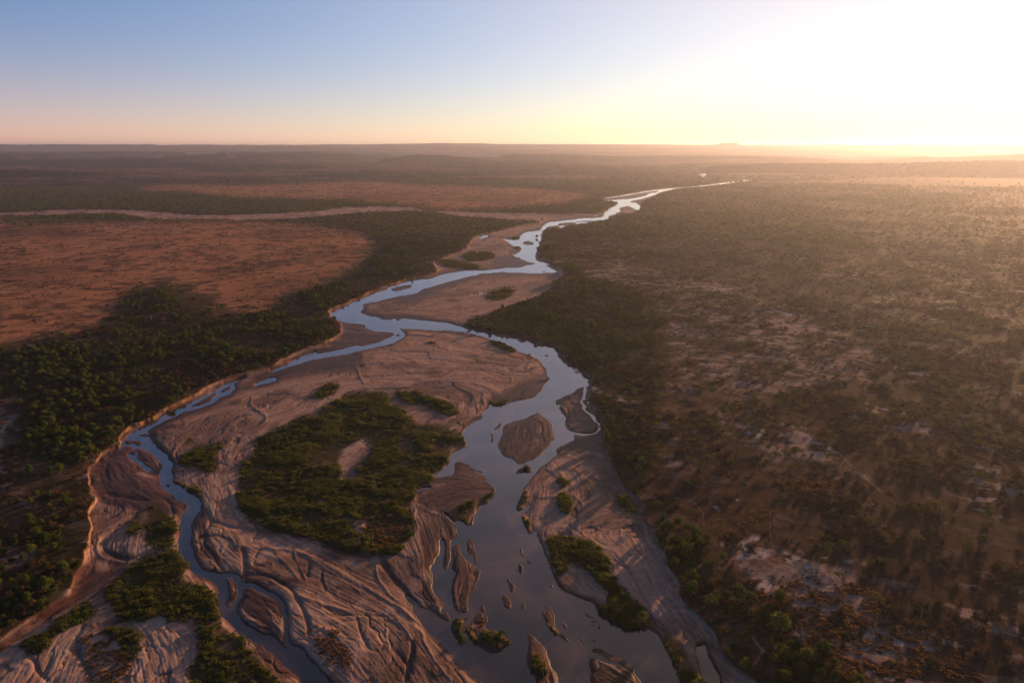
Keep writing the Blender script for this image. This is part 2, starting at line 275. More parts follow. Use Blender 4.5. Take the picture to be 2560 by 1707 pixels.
# damp red-brown sand
WETS = Z()
for s in ["E 640,1060 735,1028 875,930 1060,990 1160,1105 1000,1345 905,1360 920,1440 H 870,640 790,660 740,780 720,900 690,900 650,720 620,480 610,360", "D 600,950 720,870 800,830 960,820 1060,960 1080,1100 1210,1200 1190,1300 1060,1300 900,1250 700,1200 610,1130",
 "D 930,700 1190,590 1400,520 1560,440 1650,400 1800,330 2352,200 2352,310 1900,390 1640,470 1450,560 1300,620 1000,720", "B 80,1310 290,1335 480,1390 430,1440 0,1530 0,1480 120,1430 130,1390", "G 1250,480 1300,430 1370,480 1340,620 1470,830 1300,770",
 "G 540,830 640,700 860,775 700,900 450,1060 200,1230 0,1410 -300,1600 -300,1400 0,1310 240,1140 430,1000", "G 1560,1000 1640,1030 1740,1110 1790,1200 1870,1300 1760,1260 1650,1200 1560,1120 1530,1080", "G 1580,920 1700,990 1840,1060 1850,1200 1740,1110 1640,1030 1570,990",
 "G 1650,1300 1800,1370 1990,1568 1850,1568 1750,1440 1640,1320", "B 260,1240 500,1260 850,1320 900,1345 700,1318 400,1300 280,1275", "B 690,1100 900,1010 1060,997 1560,1000 1560,1020 1050,1030 800,1110 560,1180 420,1180", "B 1230,870 1400,930 1400,940 1200,960 1050,975 1000,975 1150,930",
 "E 1080,490 1200,470 1350,400 1440,370 1495,385 1440,460 1330,520 1180,560 1100,548", "D 640,410 700,500", "H 715,880 770,990 800,1050 790,1110 620,1010 650,950", "E 1545,845 1650,770 1840,745 1850,800 1620,860 1560,870"]+[i[0] for i in ISLES]:
    poly(WETS, s)
GULLY = Z()   # shallow side channels cut into the bars
for s, *w in [("G 1340,450 1370,520 1330,600 1345,680 1400,750 1470,830", 16), ("G 1360,510 1500,562 1620,578 1740,572", 20), ("G 1750,565 1950,600 2150,650 2352,725", 36, 46), ("H 0,670 200,735 330,755", 40), ("H 380,750 430,830 470,900 560,980", 34), ("G 1590,690 1600,800 1590,890", 26), ("G 1600,862 1750,880 1870,950 1950,1040 1990,1150 2010,1270", 16, 26),
              ("G 930,450 820,530 700,620 670,690 760,750 860,770 1000,745 1160,722", 22), ("G 700,60 715,120 690,200 710,260", 12), ("G 690,340 860,380 1000,385 1100,340", 14), ("G 1090,380 1130,440 1125,500", 12), ("H 440,860 470,920", 14), ("G 540,1210 500,1300 510,1400 600,1568", 22), ("G 170,1400 260,1520 320,1568", 24), ("G 330,1420 290,1568", 16),
              ("E 300,860 200,700", 2), ("B 100,1430 430,1460 450,1520 400,1568", 5), ("H 640,330 560,460", 3), ("H 600,1300 560,1568", 30), ("H 500,1370 600,1500", 16), ("H 240,1150 270,1280 320,1360", 14), ("H 0,890 40,950 120,980", 10), ("H 430,1250 500,1420 560,1540", 9), ("H 350,1140 480,1170 580,1270", 9),
              ("H 30,1080 240,1130 480,1180", 7), ("G 1700,700 1650,800 1760,810", 9), ("G 1900,720 1980,900", 8), ("G 2020,790 2000,880", 16), ("G 2100,850 2120,960 2200,1000", 9), ("H 1700,900 1620,860 1540,870", 5), ("H 1950,960 2050,1090 2160,1200", 26), ("H 1890,770 1990,830 2050,920 2170,1120", 12),
              ("B 440,1500 445,1440", 8), ("E 250,310 320,230 400,150", 6), ("H 2110,480 1960,540 1900,600", 6), ("H 1550,600 1720,620 1640,560", 6), ("H 1300,280 1400,200", 4), ("E 0,330 200,300 340,250", 8), ("E 930,250 1030,270", 16)]:
    stroke(GULLY, s, *w)
RIDGE = Z()   # crisp little scarps and levees that catch the sun
for s, w in [("D 1650,510 1640,560 1700,600 1740,640 1730,668", 12), ("G 655,620 632,680 650,740 720,770 860,780", 12), ("D 820,1220 825,1260 790,1290", 6), ("D 900,1040 915,1130", 7), ("G 1550,682 1700,690 1900,705 2100,780 2352,940", 12), ("H 0,775 150,850 350,980 520,1080 650,1180", 12),
             ("G 1700,720 1640,800", 8), ("G 1760,900 1950,1010 2150,1070 2352,1140", 12), ("H 0,1060 230,1120 350,1150 480,1160 560,1240 600,1290", 12), ("H 430,1220 450,1330 540,1480", 10), ("H 650,1220 700,1330 780,1480 860,1568", 10), ("G 1800,720 1900,830 1950,900", 6), ("G 1920,720 1960,830 2000,900", 6), ("G 2000,740 2200,870 2352,980", 8),
             ("G 2110,860 2130,950 2210,990", 7), ("H 370,800 380,900 440,980 560,1080", 8), ("H 600,1200 690,1270", 6), ("E 1350,330 1370,280 1390,250", 16), ("E 1255,410 1250,380", 12), ("E 1075,490 1060,510 1085,570", 12), ("E 240,310 265,380 290,420", 12), ("E 930,760 945,720 1010,665", 14), ("D 1480,810 1560,762", 8), ("G 880,1560 930,1470 990,1430", 8),
             ("G 850,1568 880,1480", 8), ("H 1640,330 1720,420 1700,380", 6), ("H 1680,540 1760,420 1860,380 1960,370", 5), ("H 1890,600 1960,540 2110,490", 5), ("H 600,500 640,420 620,380", 7), ("H 640,420 760,470 880,520", 6), ("H 1000,420 1015,470 1000,530", 8), ("H 1750,1400 1850,1440 1990,1520", 12)]:
    stroke(RIDGE, s, w)
# scrub zones outside the river bed
BELT = Z()    # thick bush along the banks
poly(BELT, """S -600,2100 S -600,900 A 0,1500 200,1470 400,1430 700,1340 800,1150 900,1110 1000,1080 1400,1070 1300,1200 1550,1270 1800,1240 1900,1180 2050,1090 2200,1020 2352,960 B 310,960 350,880 300,830 400,780 340,740 250,720 0,680 A 2352,620
 B 0,632 240,608 400,602 600,600 800,616 1050,645 1450,665 1330,690 1130,738 1010,770 980,850 870,880 740,940 780,990 650,1035 560,1050 400,1100 200,1190 65,1250 60,1300 D 2230,60 2240,90 2080,180 1850,270 1640,350 1430,410 1290,490 1110,590 930,680 800,790 720,860 G 660,90 560,260 620,400 590,580 580,720 480,930 340,1060 0,1310""")
for s in ["D -100,500 120,500 230,560 160,700 130,850 230,900 200,980 0,1020 -200,1100", "D 50,1140 250,1060 230,1200 160,1260 60,1200", "G -100,680 180,720 200,800 0,900", "B 340,650 640,660 600,685 400,680", "B 640,690 980,685 940,710 700,715", "G 470,900 560,800 590,700 600,640 560,580 540,640 560,760"]: poly(BELT, s, False)
poly(BELT, "A 0,640 600,615 860,625 1000,650 1150,655 1100,670 700,660 300,690 0,690"); poly(BELT, "A 0,590 300,560 900,530 1500,520 2352,535 B 300,545 700,560 750,575 400,568 0,588 A 2200,590 1700,618 1280,624 1050,604 700,586 400,590 0,612")
poly(BELT, "B 820,605 1000,590 1300,580 1600,560 1680,530 1850,505 1930,545 1880,590 1840,620 1700,620 1400,612")
poly(BELT, """B 1430,1165 1500,1100 1500,1070 1570,1055 1590,1000 1575,965 1430,910 1405,860 1430,800 1400,760 1450,730 1480,710 1620,700 1600,740 1500,780 1500,850 1600,930 1660,960 1690,1010 1800,1060 2000,1080 2100,1150 2200,1250 2300,1400 2352,1568
 E 2300,320 2200,400 2000,420 1950,480 1900,560 1960,640 2080,700 2100,800 2200,1000 2100,1050 2200,1180 2340,1250 I 180,520 360,560 330,760 420,800 200,880 300,960 400,960 560,1000 640,1060 800,1000 880,1050 720,1200 650,1300 900,1350 1050,1450 1250,1568 1400,1800 I 700,1800 520,1480 430,1400 240,1180 130,1040 60,870
 H 2240,780 2150,600 2120,420 2050,340 1930,200 E 1855,800 1850,670 1775,540 1785,395 1680,310 1540,175 B 1540,1482 1420,1455 1300,1418 1090,1384 930,1345 1100,1280 1300,1200""")
PLAIN = Z()   # open orange-brown dry grass plain on the left, and the far one
poly(PLAIN, "S -900,2100 S -900,545 A 0,645 300,665 700,670 1100,660 1550,660 2000,680 2300,720 B 60,700 260,740 380,800 350,900 260,970 A 2352,990 2200,1060 2050,1120 1800,1260 1550,1290 1300,1260 1000,1110 850,1150 700,1350 400,1440 0,1520 D -60,300")
poly(PLAIN, "A 850,440 1100,425 1600,430 2352,400 B 500,410 900,430 1300,440 1700,478 1850,500 1680,530 1600,560 1300,580 1000,590 860,600 600,575 300,545 A 2352,530 1500,515 1200,470 900,470")
for s in ["B 340,650 640,660 600,685 400,680", "B 640,690 980,685 940,710 700,715"]: poly(PLAIN, s)
PALE = Z()    # bare pale ground and salt pans
for s in ["C 0,1050 200,1060 450,1090 600,1130 750,1180 800,1230 900,1300 950,1320 1250,1420 1500,1560 1000,1600 600,1650 0,1700 B 2200,1500 2100,1250 1900,1100 1700,1060 1650,940 2000,930", "F 0,150 400,100 800,80 1100,60 1400,250 1500,350 1100,400 700,470 850,720 1040,770 1180,930 1310,1040 1100,1100 700,900 300,600 0,620",
 "F 0,800 300,700 700,780 900,900 850,1050 700,1100 500,1080 0,1300", "I 250,850 400,680 560,560 500,450 700,380 1000,480 1100,600 1000,650 1380,780 1320,920 1450,1050 1450,1150 1100,1180 600,1000 300,950", "I 1000,1250 1200,1180 1700,1200 2000,1400 2200,1568 2352,1800 1300,1800 1200,1500", "F 1300,830 1560,900 1500,960 1320,880", "F 820,1040 1000,1030 1140,1080 1120,1160 900,1180 780,1120",
 "D -100,500 120,500 230,560 160,700 130,850 230,900 200,980 0,1020 -200,1100", "D 50,1140 250,1060 230,1200 160,1260 60,1200", "G -100,680 180,720 200,800 0,900", "B 1650,930 2300,950 2352,980 1900,1000 1700,1000"]: poly(PALE, s)
WHITE = Z()   # salt crust
for s in ["I 380,640 560,640 570,700 470,700 400,680", "I 500,740 640,720 700,800 640,960 500,920 430,820", "I 780,780 900,760 960,840 860,900", "I 1000,770 1200,760 1370,800 1350,890 1200,820 1020,800", "I 190,880 380,830 300,870", "I 1140,950 1280,1000 1300,1030 1180,990", "I 590,1160 740,1160 650,1190", "D 150,1090 230,1110 190,1250 160,1220", "F 500,760 650,780 640,810 520,800",
 "F 1030,760 1100,830 1160,900 1060,920 1040,860", "F 680,660 820,690 860,720 760,710", "F 520,590 600,640 580,650", "F 1290,550 1380,580 1340,600", "F 340,1200 440,1180 420,1230 350,1250", "I 1480,1250 1560,1260 1500,1350", "I 1500,1390 1660,1430 1560,1450", "I 1720,1350 1880,1390 1820,1430", "I 1150,1300 1250,1330 1200,1345", "C 250,1110 420,1110 400,1150", "C 600,1200 860,1300 800,1310", "F 1670,1150 1800,1170 1700,1180", "F 990,1290 1110,1300 1060,1330", "F 270,660 400,700 380,720",
 "D 0,640 80,660 60,780 0,760", "I 560,1270 600,1300 720,1450 680,1450"]: poly(WHITE, s)
BURNT = Z()
for s in ["F 850,950 950,930 1100,990 1260,1060 1230,1092 1000,1045", "I 1400,780 1700,760 1800,900 1650,1000 1900,1100 1800,1250 1500,1150 1440,1020 1330,920", "I 1000,600 1400,560 1500,700 1380,770 1100,650", "F 900,440 1200,420 1100,480", "I 1800,1300 2352,1400 2352,1800 2100,1568", "F 1500,1180 1900,1220 2100,1300 2352,1420 2352,1500 1900,1400 1500,1300", "F 1400,350 1900,500 2300,560 2352,800 2000,860 1600,640 1300,480",
 "C 0,850 500,830 900,1000 1200,1080 1500,1300 1000,1250 700,1160 450,1080 0,1030", "A 0,690 400,700 600,730 400,790 200,770 0,800", "A 600,760 820,750 800,775", "A 830,820 1080,810 1060,835 880,840", "A 1630,740 2000,730 2000,760 1700,775", "A 1300,1010 1650,950 2000,890 2352,840 2352,860 2000,920 1600,1000 1400,1040"]: poly(BURNT, s)
TRACK = Z()
for s, w in [("F 90,1090 160,1170 215,1240 250,1290 260,1370", 6), ("F 720,680 900,720 1040,770 1090,850 1180,930 1310,1050 1400,1130 1480,1200", 9), ("F 1730,960 1830,1050 1900,1160", 5), ("F 700,1240 690,1400 720,1560", 7), ("F 150,720 140,900 180,980 330,1140", 6), ("I 700,330 690,500", 8), ("F 1210,1090 1400,1000 1500,980 1800,1000", 5), ("C 1680,1500 1900,1380 2000,1330 2352,1250", 5),
             ("F 400,520 300,640 150,700", 5), ("F 1310,1050 1350,1200 1400,1300 1430,1370", 5), ("F 1480,1200 1700,1300 2000,1400", 4), ("F 1300,650 1290,760 1340,830", 4), ("C 0,1060 450,1100 750,1180 950,1330 1300,1480", 5), ("I 560,1270 620,1360 720,1450", 22), ("F 180,1000 330,1140", 4), ("F 1470,320 1600,420 1700,600 1750,900", 3)]:
    stroke(TRACK, s, w)
# ------------------------------------------------------------------ ragged natural edges: look the masks up at warped places
VIEW = (np.abs(TH) < RAD(46.5))
cell = np.maximum(R*RAD(.05), 0.5)
def warped(mask, amp, scale, seed, hard=True):
    """amp in metres"""
    m = blur(mask, 1.0) if not hard else mask.astype(np.float32)
    wx = (fbm(X, Y, scale, 4, seed)-.5)*2*amp; wy = (fbm(X, Y, scale, 4, seed+7)-.5)*2*amp
    x2, y2 = X+wx, Y+wy
    th = np.arctan2(x2, y2); r = np.hypot(x2, y2)
    return lookup(m, np.interp(th, TH, ii), np.interp(r, R, jj))
near = sst(4500, 1500, RR).astype(np.float32)
CORRw = warped(CORR, 7, 26, 11); WATw = warped(WATER & ~SHOAL, 4.2, 16, 21); VEGw = warped(VEG, 12, 26, 31)
WETw = warped(WETS, 10, 60, 41); BELTw = warped(BELT, 22, 120, 51); PLAINw = warped(PLAIN, 25, 150, 61)
PALEw = warped(PALE, 22, 90, 71); WHITEw = warped(WHITE, 24, 26, 81); BURNTw = warped(BURNT, 16, 70, 91)
GULw = warped(GULLY, 2.0, 20, 101); RIDw = warped(RIDGE, 1.6, 14, 111); TRKw = warped(TRACK, 1.5, 20, 121)
WATw = np.minimum(WATw, 1); C1 = blur(CORRw, 1.3); C3 = blur(CORRw, 9)
W1 = blur(WATw, 1.0); W2 = blur(WATw, 5); W3 = blur(WATw, 18)
SH2 = blur(SHOAL, 2)
V1 = blur(VEGw, 1.5); V2 = blur(VEGw, 5); G1 = blur(GULw, 1.2); G2 = blur(GULw, 4); RG = blur(RIDw, 1.0); RG3 = blur(RIDw, 4)

# ------------------------------------------------------------------ streaks left by the current: noise smeared along the flow
FLOWS = ["G 1240,440 1180,640 1250,850 1450,1100 1800,1380 2100,1568", "G 600,1000 300,1180 0,1400", "G 640,200 700,350 900,400 1100,450", "D 800,850 1050,1000 1120,1150 1260,1220", "D 2300,190 1800,350 1400,520 1000,690 800,830", "D 2300,330 1700,480 1300,640 1050,750",
 "D 2000,350 1700,560 1500,800 1480,1000 1500,1200 1600,1310", "D 2200,480 1900,640 1680,800 1560,950", "B 1560,980 1000,1000 500,1090 80,1260", "B 80,1290 500,1340 950,1370 1300,1430 1540,1540", "B 1500,1030 1000,1060 600,1180 300,1230", "B 1450,1130 1100,1240 800,1290 400,1260", "B 1300,1090 900,1200", "E 300,80 700,90 1100,170 1400,260",
 "E 100,250 500,220 900,280 1300,300", "E 300,400 700,420 900,330 1100,330", "E 500,500 800,400 1000,480", "E 1700,500 1650,640 1740,720", "E 1500,430 1300,600 1100,800 900,960", "E 1350,640 1250,800 1300,920", "E 1420,640 1450,780 1340,920", "H 880,160 1000,200 1130,270", "H 640,340 800,260 1100,270", "H 650,400 850,300 1120,280", "H 700,440 900,340 1140,310", "H 640,420 740,560 760,740",
 "H 600,450 720,700 680,900", "H 780,500 850,620 840,800", "H 560,660 620,800 690,1000 780,1110", "H 900,680 900,850 880,1080", "H 960,780 1000,900 940,1040", "G 1380,560 1500,760 1590,880", "G 1600,700 1900,780 2200,950 2352,1050", "G 1650,860 2000,930 2352,1040", "G 1750,900 2000,1100 2352,1300", "G 1900,1060 2100,1300 2352,1560",
 "H 0,760 300,920 600,1100 900,1400 1050,1568", "H 0,900 300,1000 560,1200 760,1500", "H 0,1100 250,1200 450,1560", "H 200,1130 330,1200 600,1568", "H 60,830 120,1000 330,1080", "G 1780,740 1850,880 2000,900", "H 1200,100 1200,500 1200,1000 1400,1568", "H 1450,180 1400,300 1300,460", "H 1600,130 1700,250 1700,400 1520,560", "H 1620,100 1900,300 2050,420",
 "H 1480,200 1450,400 1450,560", "H 1560,280 1620,420 1700,560", "H 1700,540 1800,420 1950,380", "H 1750,560 1900,480 2100,500", "H 1880,120 2100,440 2120,620 2200,800 2352,1060", "H 1780,640 2000,800 2200,1080 2352,1300", "H 1500,820 1700,1000 2000,1200 2300,1500", "G 640,560 780,400 820,480", "G 700,700 720,560 900,470", "G 560,1500 650,1250 800,1200",
 "G 150,1568 330,1230", "G 1000,1150 1150,1300 1200,1500", "H 1400,1280 1500,1500", "H 1800,1420 2100,1568", "B 1000,760 1200,840 1380,920", "B 1020,800 1080,900 1350,930", "A 2300,600 1500,640 900,610 100,615", "B 1750,640 1200,640 500,590 0,610", "B 1450,690 1200,740 1060,760"]
def flow_field():
    mx, my, dx, dy = [], [], [], []
    for s in FLOWS:
        p = np.array(smooth_line(parse(s), 25)); gx, gy = px2ground(p[:, 0], p[:, 1])
        ddx, ddy = np.diff(gx), np.diff(gy); L = np.hypot(ddx, ddy)+1e-6
        mx.append((gx[1:]+gx[:-1])/2); my.append((gy[1:]+gy[:-1])/2); dx.append(ddx/L); dy.append(ddy/L)
    return map(np.concatenate, (mx, my, dx, dy))
fmx, fmy, fdx, fdy = flow_field()
sel = (C1 > .02) & VIEW[None, :] & (RR > 130) & (RR < 4200)
sx, sy = X[sel], Y[sel]
GX = np.arange(-1500, 3001, 14.0); GY = np.arange(-40, 4301, 14.0)
fgx, fgy = np.meshgrid(GX, GY); c2 = np.zeros_like(fgx); s2 = np.zeros_like(fgx)
ang2 = 2*np.arctan2(fdy, fdx); dist_f = np.hypot(fmx, fmy)
for k in range(len(fmx)):
    sg = max(9.0, dist_f[k]**1.5*0.0011)
    w = 1/(1+((fgx-fmx[k])**2+(fgy-fmy[k])**2)/sg**2)**2
    c2 += w*np.cos(ang2[k]); s2 += w*np.sin(ang2[k])
FA = np.arctan2(s2, c2)/2
c2n = np.cos(2*FA); s2n = np.sin(2*FA)
def flow_dir(x, y):
    u = np.clip((x-GX[0])/14, 0, len(GX)-1.01); v = np.clip((y-GY[0])/14, 0, len(GY)-1.01)
    i = u.astype(int); j = v.astype(int); fu = u-i; fv = v-j
    def L(F): return (F[j, i]*(1-fu)+F[j, i+1]*fu)*(1-fv)+(F[j+1, i]*(1-fu)+F[j+1, i+1]*fu)*fv
    return np.arctan2(L(s2n), L(c2n))/2
def lic(x0, y0, step, n, nz, seed):
    acc = np.zeros(len(x0), np.float32); tot = 0
    for sgn in (1, -1):
        x, y = x0.copy(), y0.copy(); pa = None
        for k in range(n):
            a = flow_dir(x, y); cx, cy = np.cos(a), np.sin(a)
            if pa is None: cx, cy = cx*sgn, cy*sgn
            else:
                f = np.sign(cx*pa[0]+cy*pa[1]); f[f == 0] = 1; cx, cy = cx*f, cy*f
            pa = (cx, cy); x = x+cx*step; y = y+cy*step
            w = 1-k/n; acc += w*vnoise(x/nz, y/nz, seed); tot += w
    return acc/tot
def norm(a): return (a-a.mean())/(a.std()+1e-6)
L0 = np.zeros_like(W1); L1 = np.zeros_like(W1); L2 = np.zeros_like(W1); L3 = np.zeros_like(W1)
wob = (fbm(sx, sy, 38, 4, 5)-.5)*34; wob2 = (fbm(sx, sy, 38, 4, 6)-.5)*34
L0[sel] = norm(lic(sx+wob, sy+wob2, 11.0, 7, 19.0, 43))       # wide bars
L1[sel] = norm(lic(sx+wob, sy+wob2, 7.0, 9, 9.0, 3))          # broad bars
L2[sel] = norm(lic(sx+wob*.5, sy+wob2*.5, 2.6, 9, 2.6, 13))   # small braids
L3[sel] = norm(lic(sx, sy, 1.3, 8, 1.1, 23))                 # fine lines
farf = sst(2600, 900, RR)
terr = np.tanh((L1*.9-np.round(L1*.9))*4)*.5+np.round(L1*.9)   # little terraces cut by falling water
# ------------------------------------------------------------------ heights
patchy = sst(.36, .62, fbm(X, Y, 75, 3, 207))
fine = (fbm(X, Y, 12, 3, 201)-.5)
land = 3.6 + (fbm(X, Y, 160, 4, 211)-.5)*2.4 + fine*.7*near
vegz = 1.3 + (fbm(X, Y, 40, 3, 221)-.5)*.8
dry = 1-W1
sand = .18 + .55*sst(.45, .0, W2) + .65*sst(.5, 0, W3) - .25*WETw*sst(.9, .2, W3*0)*.6
inc = np.exp(-(L0/.10)**2)*.30*(.3+.7*patchy) + np.exp(-(L1/.11)**2)*.17*patchy + np.exp(-((L1-1.1)/.12)**2)*.07 + np.exp(-(L2/.16)**2)*.07*sst(.45, .6, fbm(X, Y, 34, 3, 209))   # narrow rills cut into flat bars
step = .12*np.tanh(L0*5) + .09*np.tanh((L1-.5)*6)*patchy
rel = (step + L0*.08 + L2*.025 + L3*.034 - inc)*farf*mix(.8, 1.05, sst(950, 500, RR))
sand = sand + rel*sst(.6, .05, W2)*mix(1., .75, WETw) + rel*.35*sst(.5, .1, W1)
sand = sand - G1*.55 - G2*.35 + RG*.55 + RG3*.15
sand = np.maximum(sand, .10 + .1*L2*farf)
sand = mix(sand, vegz, V1*sst(.55, .2, W1))
wbed = -.8
zc = mix(sand, wbed, sst(.3, .7, W1))
soft = sst(.46, .62, fbm(X, Y, 55, 3, 235))       # stretches where the bank has slumped
bank = sst(.28, .72, C1+(fbm(X, Y, 7, 2, 233)-.5)*.45*sst(0, .2, C1)*sst(1, .8, C1))
bank = mix(bank, sst(.30, 1.0, blur(CORRw, 5)), soft*.8)
z = mix(land, zc, bank)
# a few broken-down ramps of fallen earth at the foot of the banks
z = z + (1-bank)*0 + sst(.05, .5, C3)*sst(.98, .6, C3)*bank*dry*.5*(fbm(X, Y, 9, 2, 231))
# ------------------------------------------------------------------ far hills
deg = np.degrees(TH)[None, :]; lr = np.log(RR)
hn1 = fbm(X*.7, Y*1.1, 1900, 5, 301); hn2 = fbm(X*0.55, Y*1.5, 3600, 4, 311)
def ridge(R0, width, prof, power=1.0):
    """long hill at distance R0 with heights prof = [(deg, height)...]"""
    p = np.array(prof, float); h = np.interp(deg, p[:, 0], p[:, 1])
    rj = R0*(1+.10*(fbm(deg*1.0+0*RR, 0*RR+R0, 9, 3, 321)-.5))
    d = (RR-rj)/width
    return h*np.exp(-np.abs(d)**2*np.where(d > 0, .45, 1.0))
def skyh(px, py, r):   # height that shows at photo row py when it stands r metres away
    x = (px-1280)/F_PX; u = (853.5-py)/F_PX
    return CAM_H + (u*CP-SP_)/math.hypot(x, CP+u*SP_)*r
def pdeg(px, py=370):
    x = (px-1280)/F_PX; u = (853.5-py)/F_PX; return math.degrees(math.atan2(x, CP+u*SP_))
def prof(pts, r): return [(pdeg(a), max(0, skyh(a, b, r))) for a, b in pts]
RS = 30000.0
sl = prof([(-900, 381), (-300, 380), (0, 378.5), (130, 376.5), (220, 374), (300, 371.5), (385, 368), (500, 366.5), (620, 365), (800, 362.5), (900, 362), (1080, 359.5), (1200, 359.5), (1230, 361), (1500, 361.5), (1700, 362.5), (2000, 365.5), (2200, 369), (2560, 374), (3400, 380)], RS)
p = np.array(sl); h = np.interp(deg, p[:, 0], p[:, 1]) + (fbm(X, Y, 900, 4, 331)-.5)*26
plateau = h*sst(14500, RS, RR)*np.exp(-((RR-RS)/5000)**2*(RR > RS))
amp = (sst(5200, 16000, RR)*np.interp(deg, [-60, -38, -20, 0, 12, 25, 60], [1, 1, .9, .62, .4, .25, .3])).astype(np.float32)
hn3 = 1-np.abs(fbm(X, Y, 1700, 5, 305)-.5)*3.2
hill = amp*(sst(.44, .60, hn1)*100 + sst(.45, .66, hn2)*45 + sst(.5, 1., hn3)*40)*(1.5+.8*sst(11000, 24000, RR))*sst(32000, 27000, RR)
cap = np.maximum(300-RR*8/1707, 60); hill = cap*np.tanh(hill/cap)
rsum = ridge(9500, 420, prof([(-700, 400), (0, 425), (1500, 448), (1700, 420), (1940, 410), (2100, 411), (2250, 409.5), (2400, 404), (2560, 402), (3300, 392)], 9500))
rsum = np.maximum(rsum, ridge(14500, 520, prof([(1500, 395), (1620, 391), (1750, 390), (1900, 390.5), (2020, 395), (2150, 400), (2250, 397), (2310, 392), (2350, 396), (2460, 390), (2560, 386), (3300, 384)], 14500)))
rsum = np.maximum(rsum, ridge(23000, 900, prof([(500, 384), (900, 376), (1080, 371), (1300, 372), (1500, 371), (1720, 371), (1900, 374), (2100, 378), (2460, 382), (2560, 382), (3300, 384)], 23000)))
rsum = np.maximum(rsum, ridge(12500, 400, prof([(-900, 396), (0, 399), (70, 405), (120, 401), (230, 402), (300, 413), (330, 408), (420, 409), (520, 417), (760, 410), (800, 402), (900, 412), (960, 398), (1050, 386), (1110, 388), (1250, 405)], 12500)))
rsum = np.maximum(rsum, ridge(18500, 600, prof([(-900, 384), (0, 386), (110, 382), (180, 389), (300, 384), (420, 388), (560, 384), (760, 391), (830, 389), (870, 391), (960, 384), (1100, 388)], 18500)))
rsum = np.maximum(rsum, ridge(8200, 330, prof([(-900, 420), (0, 424), (200, 428), (400, 432), (600, 440), (1000, 462)], 8200)))
mesa = prof([(1790, 362.5), (1808, 357), (1840, 356), (1852, 362.5)], 28500)
rsum = np.maximum(rsum, ridge(28500, 900, mesa))
zf = np.maximum(np.maximum(hill, plateau+hill*.35*sst(.97, .7, RR/RS)), rsum*(.93+.12*fbm(X, Y, 700, 3, 341)))
rough = (fbm(X, Y, 320, 4, 351)-.35)*sst(5200, 9000, RR)*26*(.3+amp)
farwater = blur(WATER, 8)
z = z + (zf+rough)*sst(4500, 7000, RR)*(1-np.clip(farwater*3, 0, 1))
z = np.where((WATw > .5) & (RR > 3000), -.8, z)
z[:, -1] = z[:, 0]
# a rocky hill standing on the left uplands
def cone(px, py, r0, top_y, w, sharp=1.0):
    a = RAD(pdeg(px)); cx, cy = r0*math.sin(a), r0*math.cos(a)
    hgt = max(10, skyh(px, top_y, r0))
    # across / along the view
    ux = (X-cx)*math.cos(a)-(Y-cy)*math.sin(a); uy = (X-cx)*math.sin(a)+(Y-cy)*math.cos(a)
    d = np.sqrt(ux**2+(uy*.6)**2)/w
    return hgt*np.clip(1-d, 0, 1)**sharp
kz = np.maximum.reduce([cone(562, 0, 13500, 378, 300, .8), cone(545, 0, 13500, 390, 260, .9), cone(585, 0, 13500, 393, 260, .9), cone(560, 0, 13500, 398, 700, 1.2), cone(519, 0, 13400, 394, 110, .9), cone(510, 0, 13400, 399, 330, 1.1)])
kz = kz*(.9+.25*(fbm(X, Y, 60, 3, 361)))
z = np.where((kz > z) & (kz > 5), kz, z).astype(np.float32)
KOP = (kz >= z-.01) & (kz > 30)
# ------------------------------------------------------------------ colour of the ground (albedo; shade is put in on steep far slopes)
def C3v(r, g, b): return np.array([r, g, b], np.float32)[None, None]
def cm(a, b, t): return a+(b-a)*t[..., None]
n400 = fbm(X, Y, 420, 4, 401); n90 = fbm(X, Y, 90, 4, 411); n22 = fbm(X, Y, 22, 4, 421); n6 = fbm(X, Y, 6, 3, 431)
n60s = fbm(X*.5+Y*.1, Y*1.1, 70, 4, 441)
base = np.zeros(X.shape+(3,), np.float32) + C3v(.070, .038, .024)
base = cm(base, C3v(.034, .021, .015), sst(.42, .68, n90*.6+n22*.4))                    # dark scrub litter
base = cm(base, C3v(.13, .072, .048), sst(.56, .72, n22*.5+n60s*.5)*.7)                 # bare spots
base = cm(base, C3v(.050, .052, .020), sst(.45, .7, n400)*sst(900, 2500, RR)*.65)         # greener woodland further out
far_g = sst(3500, 7000, RR)
base = cm(base, cm(C3v(.055, .052, .030)+0*base, C3v(.11, .070, .045), sst(.45, .6, fbm(X, Y, 1300, 4, 403))), far_g*.75)
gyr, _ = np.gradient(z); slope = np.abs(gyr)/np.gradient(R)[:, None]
FOREST_SHADE = np.clip(sst(.42, .51, fbm(X*.55, Y, 1000, 5, 404))*.9 + sst(.06, .16, slope)*(RR > 6500), 0, 1)  # woodland patches, plus shade painted dark on steep far slopes
base = cm(base, cm(C3v(.16, .075, .045)+0*base, C3v(.012, .016, .013), FOREST_SHADE), sst(5200, 8000, RR)*.85)
